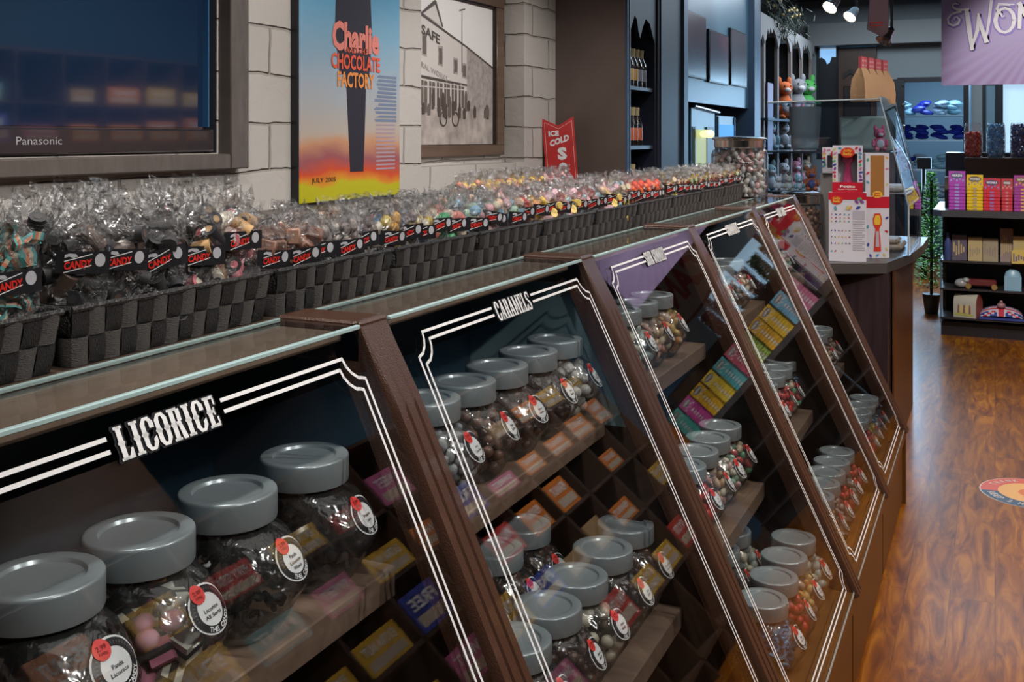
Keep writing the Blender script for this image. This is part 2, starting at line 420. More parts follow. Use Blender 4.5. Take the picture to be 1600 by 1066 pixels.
M_FLOOR = floor_mat(); M_BLOCK = block_mat()
M_CEIL = mat('ceiling_dark', (.010, .018, .030), .6, var=.5, vscale=2)
M_WALLGREY = mat('wall_grey_paint', (.2, .24, .26), .6)
M_DARKWALL = mat('wall_dark', (.02, .018, .02), .6)
XW = -2.2; XR = -2.33
struct(MB().box(-3.6, 3.0, -2.6, 15, -.1, 0).build('floor', M_FLOOR, smooth=False))
struct(MB().box(-3.6, 3.0, -2.6, 15, 2.95, 3.05).build('ceiling', M_CEIL, smooth=False))
# block wall with two recesses (the screen and the old photograph)
w = MB()
w.box(XW-.4, XW, -2.5, .9, 0, 2.95)                      # before the screen recess
w.box(XW-.4, XW, .9, 2.6, 0, 1.40)                       # under the screen
w.box(XW-.4, XW, .9, 2.6, 2.5, 2.95)
w.box(XW-.4, XW, 2.6, 3.881, 0, 2.95)                    # pier with the poster
w.box(XW-.4, XW, 3.881, 4.951, 0, 1.32)                  # under the photograph
w.box(XW-.4, XW, 3.881, 4.951, 2.45, 2.95)
w.box(XW-.4, XW, 4.951, 5.38, 0, 2.95)
w.box(XW-.4, XR, 3.881, 4.951, 1.32, 2.45)
w.box(XW-.4, XW-.16, .9, 2.6, 1.40, 2.5)
struct(w.build('wall_left', M_BLOCK, smooth=False))
struct(MB().box(-3.4, -3.3, 5.38, 15, 0, 2.95).box(-3.3, -2.6, 5.38, 5.42, 0, 2.95).build('wall_rear_left', M_DARKWALL, smooth=False))
struct(MB().box(2.6, 2.7, -2.5, 15, 0, 2.95).build('wall_right', mat('wall_right_paint', (.035, .10, .16), .6), smooth=False))
struct(MB().box(-3.6, 2.7, -2.6, -2.5, 0, 2.95).build('wall_front', mat('wall_front_paint', (.16, .15, .14), .6), smooth=False))
# back wall at y = 12: deep beam, doorway to the stockroom, window
wb = MB()
wb.box(-3.3, -1.80, 12, 12.15, 0, 2.95)
wb.box(-1.80, 2.6, 12, 12.15, 2.44, 2.95)
wb.box(-1.16, -.95, 12, 12.15, 0, 2.44)
wb.box(-.95, -.22, 12, 12.15, 2.06, 2.44)
wb.box(-.22, -.12, 12, 12.15, 0, 2.44)
wb.box(-.12, 2.6, 12, 12.15, 0, 1.0); wb.box(-.12, 2.6, 12, 12.15, 2.0, 2.44)
wb.box(2.0, 2.6, 12, 12.15, 1.0, 2.0)
wb.box(-1.80, -1.56, 12, 12.15, 0, 1.2)
struct(wb.build('wall_back', M_WALLGREY, smooth=False))
struct(MB().box(-1.86, 2.6, 11.8, 12.0, 2.44, 2.68).build('trim_1', mat('beam_paint', (.19, .215, .225), .55), smooth=False))
# wooden door beside the doorway
d = thing('door_1', None, None, (-1.36, 11.97, 0)); del_ = struct(d)
MB().box(-.20, .20, -.02, .02, 0, 2.42, b=.004).build('door_leaf', wood('door_wood', (.035, .018, .012), (.06, .03, .02), .4, scale=(12, 12, 1)), d)
pm = MB().box(-.14, .14, -.035, -.02, .3, 1.2, b=.008).box(-.14, .14, -.035, -.02, 1.35, 2.0, b=.008)
pm.prism([(-.14, 2.08), (-.07, 2.14), (0, 2.09), (.07, 2.03), (.14, 2.08), (.14, 2.12), (.06, 2.08), (0, 2.14), (-.07, 2.19), (-.14, 2.14)], 0, 1, lambda a, b, t: (a, -.02-.02*t, b))
pm.build('door_panel', mat('door_moulding', (.012, .008, .008), .4), d)
MB().cyl((.15, -.04, 1.02), (.15, -.09, 1.02), .012).sphere((.15, -.1, 1.02), .022).build('door_handle', M_CHROME, d)
# daylight panes
M_DAY = mat('daylight_pane', (.2, .4, .6), .4, emit=(.25, .5, .85), estr=.75)
wn = thing('window_1', None, None, (0, 12.05, 0)); struct(wn)
M_WFRAME = mat('window_frame_dark', (.01, .014, .02), .4)
MB().box(-1.78, -1.58, .04, .06, 1.2, 2.42).build('window_pane', M_DAY, wn)
wf = MB().box(-1.80, -1.77, -.03, .05, 1.2, 2.44).box(-1.59, -1.56, -.03, .05, 1.2, 2.44)
wf.prism([(-1.78, 1.2), (-1.58, 1.2), (-1.58, 2.3), (-1.6, 2.33), (-1.64, 2.33), (-1.66, 2.27), (-1.69, 2.25), (-1.71, 2.3), (-1.75, 2.33), (-1.78, 2.31)], 0, 1, lambda a, b, t: (a, .03*t, b))
wf.build('window_frame', M_WFRAME, wn)
wn = thing('window_2', None, None, (0, 12.05, 0)); struct(wn)
M_DAY2 = mat('street_view', (.3, .45, .55), .4, emit=(.42, .62, .8), estr=.8, var=.4, vscale=2)
MB().box(-.12, 2.0, .05, .07, 1.0, 2.0).build('window_pane', M_DAY2, wn)
wf = MB()
for x0, x1 in ((-.125, -.09), (.0, .075), (.45, .52), (1.0, 1.06), (1.5, 1.56), (1.95, 2.0)): wf.box(x0, x1, -.04, .04, 1.0, 2.0)
wf.box(-.12, 2.0, -.04, .04, 1.0, 1.05)
wf.build('window_frame', M_WFRAME, wn)
MB().box(-.09, 0.0, -.02, .0, 1.0, 2.0).build('window_blind', mat('blind_blue_grey', (.14, .26, .34), .6), wn)
# stockroom behind the doorway
struct(MB().box(-1.5, .5, 14.0, 14.1, 0, 2.95).box(-1.6, -1.5, 12.15, 14.0, 0, 2.95).box(.5, .6, 12.15, 14.0, 0, 2.95).build('wall_stockroom', mat('stockroom_paint', (.28, .36, .42), .6), smooth=False))
df = MB().box(-.95, -.90, 11.93, 12.0, 0, 2.06).box(-.30, -.25, 11.93, 12.0, 0, 2.06).box(-.95, -.25, 11.93, 12.0, 2.03, 2.08)
struct(df.build('door_2', mat('door_frame_dark', (.012, .013, .018), .4), smooth=False))
# open dark door leaf in front of it with lever and hinges
dl = thing('open_door', 'dark open door leaf left of the bright stockroom doorway', 'door', (-.90, 11.9, 0))
MB().box(-.12, .03, -.04, 0, 0.02, 2.06, b=.004).build('door_leaf', mat('door_leaf_dark', (.014, .016, .022), .4), dl)
MB().cyl((-.08, -.04, 1.85), (-.08, -.1, 1.85), .012).cyl((-.08, -.1, 1.75), (-.08, -.1, 1.95), .01).build('door_handle', M_CHROME, dl)
for z in (1.32, 1.56, 1.79, 2.0): MB().sphere((.02, -.05, z), .02, lo=True).build('rivet', M_CHROME, dl)

# ================================================================== display cases
Y0 = 1.158; S = .8; ZT = 1.207; ZB = .308; XT = -.745; XB = -.32
WV = Vector((XB-XT, 0, ZB-ZT)); WL = WV.length; WV.normalize(); NV = Vector((.899, 0, .425)).normalized()
def glassx(z): return XT+(XB-XT)*(ZT-z)/(ZT-ZB)
def pfn(off, y0=0, w0=0):
    """y along the case, b up the slope -> 3D in case space"""
    return lambda a, b: (XT+WV.x*(w0-b)+NV.x*off, y0+a, ZT+WV.z*(w0-b)+NV.z*off)
words = ['LICORICE', 'CARAMELS', 'SOUR GUMMIES', 'GUMMIES', 'HARD CANDY']
label_case = ['sloping glass candy case lettered LICORICE, nearest the camera', 'sloping glass candy case lettered CARAMELS with chocolate jars',
 'sloping glass candy case lettered SOUR GUMMIES in the middle of the row', 'sloping glass candy case fourth in the row, beyond SOUR GUMMIES',
 'sloping glass candy case at the far end beside the checkout counter']
PW = .725
def border(mb, m):
    t = .0042
    def strip(pts, y0):
        for i in range(len(pts)-1):
            (a0, b0), (a1, b1) = pts[i], pts[i+1]
            dx, dy = a1-a0, b1-b0; L = math.hypot(dx, dy) or 1; nx, ny = -dy/L*t/2, dx/L*t/2
            ex, ey = dx/L*t*.3, dy/L*t*.3
            f = pfn(.0022)
            mb.add([f(a0+nx-ex, -(b0+ny-ey)), f(a0-nx-ex, -(b0-ny-ey)), f(a1-nx+ex, -(b1-ny+ey)), f(a1+nx+ex, -(b1+ny+ey))], [(0, 1, 2, 3)], m)
    def arc(cx, cy, r, a0, a1, n=6): return [(cx+r*cos(a0+(a1-a0)*i/n), cy+r*sin(a0+(a1-a0)*i/n)) for i in range(n+1)]
    for ins, w0, r in ((.03, .034, .032), (.042, .046, .032)):
        L = ins; R = PW-ins; T = w0; B = WL-w0+.003
        tx = (PW/2-.078, PW/2+.078)
        pts = [(tx[0], T), (L+r, T)]
        # concave notch at each corner, drawn as a quarter circle about the corner, with small steps
        tl = [(L+r*sin(a), T+r*cos(a)) for a in [0]] 
        def notch(cx, cy, sx, sy, rev):
            p = [(cx+sx*(r-.0*r), cy), (cx+sx*r*.93, cy+sy*r*.32), (cx+sx*r*.74, cy+sy*r*.62), (cx+sx*r*.42, cy+sy*r*.88), (cx+sx*r*.2, cy+sy*r*.93), (cx, cy+sy*r)]
            return p[::-1] if rev else p
        path = [(tx[0], T)]+notch(L, T, 1, 1, False)+notch(L, B, 1, -1, True)+notch(R, B, -1, -1, False)+notch(R, T, -1, 1, True)+[(tx[1], T)]
        strip(path, 0)
def case(k):
    ys = Y0+S*(k-1)+.068              # left end of the pane
    t = thing('candy_display_case', label_case[k], 'display case', (0, ys, 0), 0, 'glass candy display cases in a row')
    XBK = -1.0
    b = MB()
    b.box(XBK, XB, -.0, S-.008, .262, ZB, b=.004)                            # rail under the pane
    b.box(XBK, XB-.012, .006, S-.014, .02, .262)                             # plinth panel
    b.box(XBK, XB-.05, 0, S, 0.0, .02)
    b.build('cabinet_body', M_BROWN2, t)
    MB().box(XBK-.03, XBK, 0, S, 0, ZT-.02).build('back_panel', M_DARKIN, t)
    # sloping divider post with two grooves
    d = MB(); y0, y1 = PW+.002, PW+.068; g = .012
    def sect(off_t):                                                          # cross-section across y: (y, offset)
        return [(y0, -.05), (y0, .0), (y0+.004, .008), (y0+.018, .008), (y0+.0195, .0045), (y0+.0235, .0045), (y0+.025, .008), (y0+.041, .008), (y0+.0425, .0045), (y0+.0465, .0045), (y0+.048, .008), (y1-.004, .008), (y1, .0), (y1, -.05)]
    flat = [(y, (.008 if o < .008 and y0+.005 < y < y1-.005 else o)) for y, o in sect(0)]
    rings = []
    for wv, prof in ((-.004, flat), (.112, flat), (.124, sect(0)), (WL+.012, sect(0))):
        rings.append([(XT+WV.x*wv+NV.x*o, y, ZT+WV.z*wv+NV.z*o) for y, o in prof])
    rings[0] = [(x-.008 if o_ > 0 else x, y, min(z, ZT+.006)) for (x, y, z), (yy, o_) in zip(rings[0], flat)]
    d.loft(rings)
    d.box(-.875, XT+.002, y0, y1, ZT-.05, ZT+.004, b=.003)
    dv = d.build('divider_post', M_BROWN, t, ang=30)
    dark = mat('partition_dark', (.022, .013, .010), .45)
    pf = MB()
    pf.prism([(XBK, .3), (XBK, .88), (glassx(.88)-.035, .88), (XB-.06, .31)], y0+.02, y0+.04, lambda a, c, tt: (a, tt, c))
    pf.build('side_partition', dark, t, smooth=False)
    pf = MB(); f = pfn(0)
    pr = [(XBK, .88), (XBK, ZT-.05), (XT-.03, ZT-.05), (glassx(.88)-.035, .88)]
    pf.prism(pr, y0+.02, y0+.04, lambda a, c, tt: (a, tt, c))
    pf.build('side_partition', M_TEALIN if k == 1 else mat('partition_dark', (.022, .013, .010), .45), t, smooth=False)
    # sloping pane
    g = MB()
    n0, n1 = -.005, .0
    P = lambda a, wv, o: (XT+WV.x*wv+NV.x*o, a, ZT+WV.z*wv+NV.z*o)
    V = [P(a, wv, o) for a in (.0, PW) for wv in (.004, WL) for o in (n0, n1)]
    g.add(V, [(0, 1, 3, 2), (4, 6, 7, 5), (0, 4, 5, 1), (2, 3, 7, 6), (0, 2, 6, 4), (1, 5, 7, 3)])
    gp = g.build('glass_pane', M_GLASS, t, smooth=False)
    bd = MB(); border(bd, 0); bd.build('painted_border', M_WHITE, gp, smooth=False)
    lt = MB(); wd = words[k]
    W_ = .134 if k < 2 else .150
    for dx, dy in ((-.0022, -.0016), (.0022, -.0016), (-.0022, .0016), (.0022, .0016), (-.003, 0), (.003, 0)):
        slab_word(lt, wd, W_, .032, pfn(.0014, PW/2+dx, .042+dy), 1)
    slab_word(lt, wd, W_, .032, pfn(.0026, PW/2, .042), 0)
    lt.build('section_lettering', [M_WHITE, M_BLACKM], gp, smooth=False)
    e = MB().box(XT-.0035, XT+.003, 0, PW, ZT-.0045, ZT+.001, b=.001)
    e.build('glass_edge', M_EDGE, gp)
    eb = MB(); eb.add([P(a, wv, .0012) for a, wv in ((.0, WL-.006), (PW, WL-.006), (PW, WL), (0, WL))], [(0, 1, 2, 3)]); eb.build('lower_edge', mat('edge_clear', (.32, .34, .34), .2), gp, smooth=False)
    # level top strip of glass over a rail
    tg = MB().box(-.868, XT-.006, 0, PW, ZT-.005, ZT).build('top_glass', M_GLASS, t, smooth=False)
    MB().box(-.8695, -.868, 0, PW, ZT-.004, ZT+.001).build('rear_edge', M_EDGE, tg)
    MB().box(-.875, -.772, 0, PW, ZT-.022, ZT-.010).build('top_rail', mat('top_rail_wood', (.24, .17, .125), .45, var=.2, vscale=12), t, smooth=False)
    # shelves
    for x1, z, th in ((-.70, .90, .04), (-.545, .55, .04)):
        MB().box(XBK+.002, x1, .0, PW+.018, z-th, z, b=.002).build('shelf', M_SHELF, t)
    MB().box(XBK+.002, XB-.03, .0, PW+.018, .262, .29).build('shelf', M_SHELF, t)
    return t
cases = [case(k) for k in range(5)]
# closing end of the row: a slim brown end board
tag(MB().prism([(-1.0, .0), (-1.0, ZT), (XT-.01, ZT), (XB, ZB), (XB, 0)], 0, .012, lambda a, b, t: (a, Y0+S*4+.07+t, b)).build('end_board', M_BROWN2, smooth=False),
    'brown end board closing the far end of the candy cases', 'board')
# the long deck the baskets stand on
tag(MB().box(-2.198, -.876, -1.6, 4.62, ZT-.04, ZT, b=.003).build('countertop', M_DECK), 'long dark wooden countertop running behind the glass cases to the block wall', 'countertop')
tag(MB().box(-2.19, -1.04, -1.55, 4.55, 0, ZT-.041).build('back_cabinet', mat('back_cabinet_dark', (.02, .013, .01), .5)), 'dark cabinet under the long countertop behind the glass cases', 'cabinet')
# ================================================================== candy jars
JR = [  # z, centre x, rx, ry
 (.000, .012, .046, .046), (.006, .012, .052, .050), (.028, .014, .063, .055), (.050, .021, .071, .0575), (.062, .022, .072, .058), (.084, .016, .066, .057),
 (.105, .008, .058, .054), (.113, .002, .051, .049), (.118, .0, .046, .046), (.132, .0, .045, .045)]
def jring(z):
    for (z0, c0, a0, b0), (z1, c1, a1, b1) in zip(JR, JR[1:]):
        if z <= z1:
            t = max(0, (z-z0)/(z1-z0)); return c0+(c1-c0)*t, a0+(a1-a0)*t, b0+(b1-b0)*t
    return JR[-1][1:]
def jsurf(az, z, off=0.0):
    c, a, b = jring(z)
    x, y = cos(az), sin(az)
    k = (abs(x)**2.5+abs(y)**2.5)**(-1/2.5)
    return (c+(a+off)*x*k, (b+off)*y*k, z)
def jar_meshes():
    mb = MB(); n = 36; rings = []
    for z, *_ in JR: rings.append([jsurf(2*pi*i/n, z) for i in range(n)])
    mb.loft(rings, 0, True, True, False)
    body = mb.mesh('jar_body', M_JAR)
    ld = MB()
    ld.lathe([(.051, .120), (.0545, .121), (.055, .1225), (.055, .1495), (.0546, .1512), (.0535, .1525), (.052, .1530), (.0405, .1530), (.0395, .1525), (.0375, .1492), (.036, .1488), (.0005, .1488)], 44, m=0)
    lid = ld.mesh('lid', M_LID, ang=32)
    return body, lid
JBODY, JLID = jar_meshes()
AZL = .13; ZL = .084; RL = .0295
def lmap(off, ox=0, oy=0, k=1.0):
    R = .062
    def f(a, b):
        a = a*k+ox; b = b*k+oy
        return jsurf(AZL+a/R, ZL+b*.72, off)
    return f
def disc(mb, f, r0, r1, m, n=30, rn=3):
    V = []; F = []
    for j in range(rn+1):
        r = r0+(r1-r0)*j/rn
        for i in range(n): V.append(f(r*cos(2*pi*i/n), r*sin(2*pi*i/n)))
    for j in range(rn):
        for i in range(n):
            F.append((j*n+i, j*n+(i+1) % n, (j+1)*n+(i+1) % n, (j+1)*n+i))
    if r0 == 0: pass
    mb.add(V, F, m)
def jar_label(lines):
    mb = MB()
    disc(mb, lmap(.0012), .0, RL, 0)
    disc(mb, lmap(.0016), RL*.64, RL*.93, 1, rn=2)
    n = len(lines)
    for i, s in enumerate(lines):
        add_text(mb, s, .0045*len(s)*.62, .0048, lmap(.0018, 0, -.003+(n-1)*.0038-.0076*i), 1, .01)
    # ring words
    s = 'THE CANDY'; f = lmap(.0021)
    for i, ch in enumerate(s):
        if ch == ' ': continue
        a = -pi/2+(i-(len(s)-1)/2)*.19+.25
        V, F, tw, th = text2d(ch, .03)
        r = RL*.785
        out = []
        for x, y in V:
            x *= .0045/max(tw, .4); y *= .0058/th
            rr = r-y; aa = a+x/r
            out.append(f(rr*cos(aa), rr*sin(aa)))
        mb.add(out, F, 0)
    for q in range(22):                                   # small ticks of the printed ring
        a = -.1+q*.165
        if a > pi+.4: break
        mb.add([f(r*cos(aa), r*sin(aa)) for r, aa in ((RL*.74, a), (RL*.83, a), (RL*.83, a+.05), (RL*.74, a+.05))], [(0, 1, 2, 3)], 2)
    me = mb.mesh('label', [M_PAPER, M_BLACKM, mat('ring_print_grey', (.12, .12, .13), .5)], smooth=False)
    st = MB(); disc(st, lmap(.0026, -.009, .021), 0, .0105, 0, 20, 2)
    add_text(st, '2.99', .012, .0052, lmap(.0032, -.009, .0235), 1, .02)
    add_text(st, '100g', .010, .004, lmap(.0032, -.009, .0175), 1, .01)
    ms = st.mesh('price_sticker', [M_RED, mat('sticker_dark_red', (.28, .01, .01), .5)], smooth=False)
    return me, ms
_LB = {}
def get_label(lines):
    k = tuple(lines)
    if k not in _LB: _LB[k] = jar_label(lines)
    return _LB[k]

def scatter(inside, bounds, r, n, seed, shell=None, sep=1.75, zfill=None):
    rnd = random.Random(seed); P = []; g = {}
    (x0, x1), (y0, y1), (z0, z1) = bounds; md = r*sep; md2 = md*md
    tries = n*26
    for _ in range(tries):
        p = (rnd.uniform(x0, x1), rnd.uniform(y0, y1), rnd.uniform(z0, z1))
        if not inside(p, r): continue
        if shell and inside(p, r+shell): continue
        k = tuple(int(q//md) for q in p)
        ok = True
        for dx in (-1, 0, 1):
            for dy in (-1, 0, 1):
                for dz in (-1, 0, 1):
                    for q in g.get((k[0]+dx, k[1]+dy, k[2]+dz), ()):
                        if (p[0]-q[0])**2+(p[1]-q[1])**2+(p[2]-q[2])**2 < md2: ok = False; break
                    if not ok: break
                if not ok: break
            if not ok: break
        if ok:
            g.setdefault(k, []).append(p); P.append(p)
            if len(P) >= n: break
    return P
def jin(top, k=1.0):
    def f(p, m):
        m = m*k
        x, y, z = p
        if z < m+.003 or z > top-m*.3: return False
        c, a, b = jring(z); a -= m+.002; b -= m+.002
        return a > 0 and b > 0 and abs((x-c)/a)**2.4+abs(y/b)**2.4 < 1
    return f
JB = ((-.06, .11), (-.065, .065), (0, .13))
def fill(items, kind, r, seed, nm=1):
    rnd = random.Random(seed); mb = MB()
    for p in items:
        m = rnd.randrange(nm)
        R = rotm(rnd.uniform(0, 6), rnd.uniform(0, 6), rnd.uniform(0, 6))
        T = Matrix.Translation(p) @ R
        if kind == 'ball': mb.sphere(p, r*rnd.uniform(.93, 1.05), m)
        elif kind == 'bean': mb.sphere(p, (r*1.25, r*.8, r*.8), m, rot=R)
        elif kind == 'egg': mb.sphere(p, (r*1.2, r*.9, r*.85), m, rot=R)
        elif kind == 'cube': mb.box(-r*.85, r*.85, -r*.8, r*.8, -r*.7, r*.7, m, b=r*.2, M=T)
        elif kind == 'rod':
            a = R @ Vector((0, 0, r*1.5)); mb.cyl(Vector(p)-a, Vector(p)+a, r*.5, n=8, m=m)
        elif kind == 'pipe':
            a = R @ Vector((0, 0, r*1.1)); mb.cyl(Vector(p)-a, Vector(p)+a, r*.75, n=10, m=m)
            mb.cyl(Vector(p)-a*1.03, Vector(p)+a*1.03, r*.38, n=8, m=(m+1) % max(nm, 1))
        elif kind == 'twist':
            d = R @ Vector((0, 0, 1)); e = R @ Vector((1, 0, 0))
            mb.tube([Vector(p)+d*(t*r*2.1)+e*(r*.7*sin(t*3)) for t in (-1, -.5, 0, .5, 1)], r*.36, 6, m)
        elif kind == 'coil':
            pts = [Vector(p)+(R @ Vector((r*.9*(1-.1*q)*cos(q*.9), r*.9*(1-.1*q)*sin(q*.9), 0))) for q in range(9)]
            mb.tube(pts, r*.26, 5, m)
        elif kind == 'wrap':
            mb.sphere(p, (r*.9, r*.65, r*.6), m, rot=R)
            for s in (-1, 1):
                a = R @ Vector((s*r*.8, 0, 0)); b2 = R @ Vector((s*r*1.6, 0, 0))
                mb.cyl(Vector(p)+a, Vector(p)+b2, r*.15, r*.6, 6, m)
        elif kind == 'sorts':
            q = rnd.random()
            if q < .5:
                h = r*.9
                c0 = rnd.choice([0, 1, 2]); 
                for L in range(3): mb.box(-h, h, -h, h, -h+L*h*.667, -h+(L+1)*h*.667, (c0 if L != 1 else 3), M=T)
            elif q < .8: mb.sphere(p, (r*1.0, r*.85, r*.85), rnd.choice([4, 5, 1]), rot=R)
            else:
                a = R @ Vector((0, 0, r)); mb.cyl(Vector(p)-a, Vector(p)+a, r*.6, n=8, m=3)
        elif kind == 'ribbon':
            w = r*.75; pts = []
            for j in range(7):
                t = (j/6-.5)*2; pts.append(Vector((t*r*2, r*.8*sin(t*2.6), r*.25*cos(t*3))))
            for L in range(4):
                V = []
                for P_ in pts:
                    V += [T @ (P_+Vector((0, 0, -w+L*w/2))), T @ (P_+Vector((0, 0, -w+(L+1)*w/2)))]
                mb.add([tuple(q) for q in V], [(2*j, 2*j+1, 2*j+3, 2*j+2) for j in range(6)], [0, 1, 2, 0][L] if nm < 4 else L)
    return mb
def jar_content(kind, r, n, seed, top=.112, shell=None, nm=1, name='candy'):
    pts = scatter(jin(top, {'sorts': 1.45, 'twist': 1.5, 'coil': 1.25, 'wrap': 1.3}.get(kind, 1.05)), JB, r, n, seed, shell, 1.72 if kind in ('ball', 'cube', 'sorts') else 1.35)
    return fill(pts, kind, r, seed, nm)
CK = {}   # content kind -> mesh
def C(name, *cols, rough=.35, coat=.3):
    return [mat('%s_%d' % (name, i), c, rough, coat=coat) for i, c in enumerate(cols)]
def jc(key, kind, r, n, mats_, nm=None, top=.112, shell=None):
    if key not in CK:
        mb = jar_content(kind, r, n, len(CK)+3, top, shell, nm or len(mats_))
        CK[key] = mb.mesh(key, mats_)
    return CK[key]
lic = C('licorice_black', (.012, .012, .013), (.022, .021, .021), rough=.25)
def contents(key):
    if key == 'licorice_twist': return jc(key, 'twist', .013, 150, lic)
    if key == 'licorice_wheel': return jc(key, 'coil', .014, 130, lic)
    if key == 'licorice_lace': return jc(key, 'twist', .015, 150, lic)
    if key == 'licorice_allsort': return jc(key, 'sorts', .0125, 80, C('allsorts', (.62, .60, .52), (.62, .2, .3), (.38, .17, .06), (.012, .011, .011), (.18, .3, .4), (.62, .28, .36), rough=.55, coat=0), 6)
    if key == 'silver_dragee': return jc(key, 'bean', .009, 200, C('grey_candy', (.28, .29, .30), (.36, .37, .38)))
    if key == 'milk_chocolate_ball': return jc(key, 'ball', .0095, 230, C('milk_choc', (.17, .085, .055), (.14, .068, .045)), shell=.016)
    if key == 'brown_chocolate_ball': return jc(key, 'ball', .0098, 210, C('brown_choc', (.075, .03, .018), (.055, .022, .013)), shell=.016)
    if key == 'dark_chocolate_ball': return jc(key, 'ball', .0092, 230, C('dark_choc', (.026, .012, .010), (.018, .009, .008), rough=.22), shell=.016)
    if key == 'white_chocolate_ball': return jc(key, 'ball', .0115, 130, C('white_choc', (.50, .44, .34), (.44, .38, .29)), shell=.018)
    if key == 'cream_candy_ball': return jc(key, 'ball', .0115, 130, C('cream_cand', (.52, .50, .48), (.46, .44, .42)), shell=.018)
    if key == 'chocolate_almond': return jc(key, 'egg', .0105, 180, C('almond_choc', (.07, .03, .018), (.05, .02, .012)), shell=.018)
    if key == 'green_red_gummy': return jc(key, 'egg', .011, 130, C('gummy_gr', (.12, .38, .2), (.5, .06, .05), (.55, .45, .3)))
    if key == 'mint_pink_gummy': return jc(key, 'egg', .010, 150, C('gummy_mp', (.35, .55, .42), (.6, .35, .35), (.6, .55, .45)))
    if key == 'teal_gummy': return jc(key, 'egg', .011, 130, C('gummy_teal', (.05, .2, .22), (.12, .3, .34)))
    if key == 'peach_gummy': return jc(key, 'bean', .010, 150, C('gummy_peach', (.6, .4, .24), (.62, .52, .38), (.5, .25, .2)))
    if key == 'blue_gummy': return jc(key, 'coil', .014, 130, C('gummy_blue', (.09, .3, .55), (.16, .4, .6)))
    if key == 'red_gummy': return jc(key, 'egg', .011, 140, C('gummy_red', (.6, .04, .035), (.45, .02, .02)))
    if key == 'orange_gummy': return jc(key, 'egg', .011, 130, C('gummy_org', (.6, .25, .06), (.6, .42, .15), (.55, .4, .3)))
    if key == 'clear_gummy': return jc(key, 'egg', .012, 110, C('gummy_clr', (.35, .42, .4), (.45, .42, .32)))
    if key == 'foil_blue_candy': return jc(key, 'wrap', .011, 90, C('foil_bl', (.1, .2, .5), (.3, .45, .5), (.5, .5, .5), rough=.25))
    if key == 'wrapped_candy': return jc(key, 'wrap', .012, 90, C('wrap_m', (.55, .3, .12), (.5, .08, .06), (.5, .45, .4), rough=.25))
    if key == 'grey_pebble_candy': return jc(key, 'ball', .009, 180, C('pebble', (.16, .15, .15), (.25, .24, .24)))
    if key == 'yellow_gummy': return jc(key, 'egg', .011, 130, C('gummy_yel', (.6, .42, .06), (.5, .3, .05)))
    if key == 'pink_beige_candy': return jc(key, 'ball', .011, 130, C('pbeige', (.42, .3, .27), (.38, .26, .22)))
DESC = {'licorice_twist': 'black licorice twists', 'licorice_wheel': 'black licorice wheels', 'licorice_lace': 'black licorice laces', 'licorice_allsort': 'licorice allsorts',
 'silver_dragee': 'grey candies', 'milk_chocolate_ball': 'pale milk chocolate balls', 'brown_chocolate_ball': 'brown chocolate balls', 'dark_chocolate_ball': 'dark chocolate balls',
 'white_chocolate_ball': 'white chocolate balls', 'cream_candy_ball': 'cream coloured balls', 'chocolate_almond': 'chocolate almonds', 'green_red_gummy': 'green and red gummies',
 'mint_pink_gummy': 'mint and pink gummies', 'teal_gummy': 'teal gummies', 'peach_gummy': 'peach gummies', 'blue_gummy': 'blue gummies', 'red_gummy': 'red gummies', 'orange_gummy': 'orange gummies',
 'clear_gummy': 'pale clear gummies', 'foil_blue_candy': 'blue foil candies', 'wrapped_candy': 'wrapped candies', 'grey_pebble_candy': 'grey pebble candies', 'yellow_gummy': 'yellow gummies', 'pink_beige_candy': 'pinkish beige candies'}
CASEN = ['LICORICE', 'CARAMELS', 'SOUR GUMMIES', 'fourth', 'farthest']
TXT = {'licorice_twist': ['Panda', 'Licorice'], 'licorice_wheel': ['Panda', 'Licorice', 'Wheels'], 'licorice_lace': ['Peanut', 'Lace'], 'licorice_allsort': ['Licorice', 'All Sorts']}
_jn = 0
def jar(x, y, zb, key, where, rz=0, txt=None, lift=0):
    """where: words that single the jar out"""
    t = thing('candy_jar', None, None, (x, y, zb), rz)
    tag(t, ('jar of %s, %s' % (DESC[key], where)), 'jar', 'silver lidded candy jars in the glass cases')
    put(JBODY, 'jar_body', t); put(JLID, 'lid', t)
    me, ms = get_label(txt or TXT.get(key) or [DESC[key].split()[0].title(), DESC[key].split()[-1].title()])
    l = put(me, 'label', t); put(ms, 'price_sticker', l)
    c = put(contents(key), key, None, (x, y, zb), (0, 0, rz))
    tag(c, '%s in jar %s' % (DESC[key], where), 'candy', None, 'stuff')
    return t
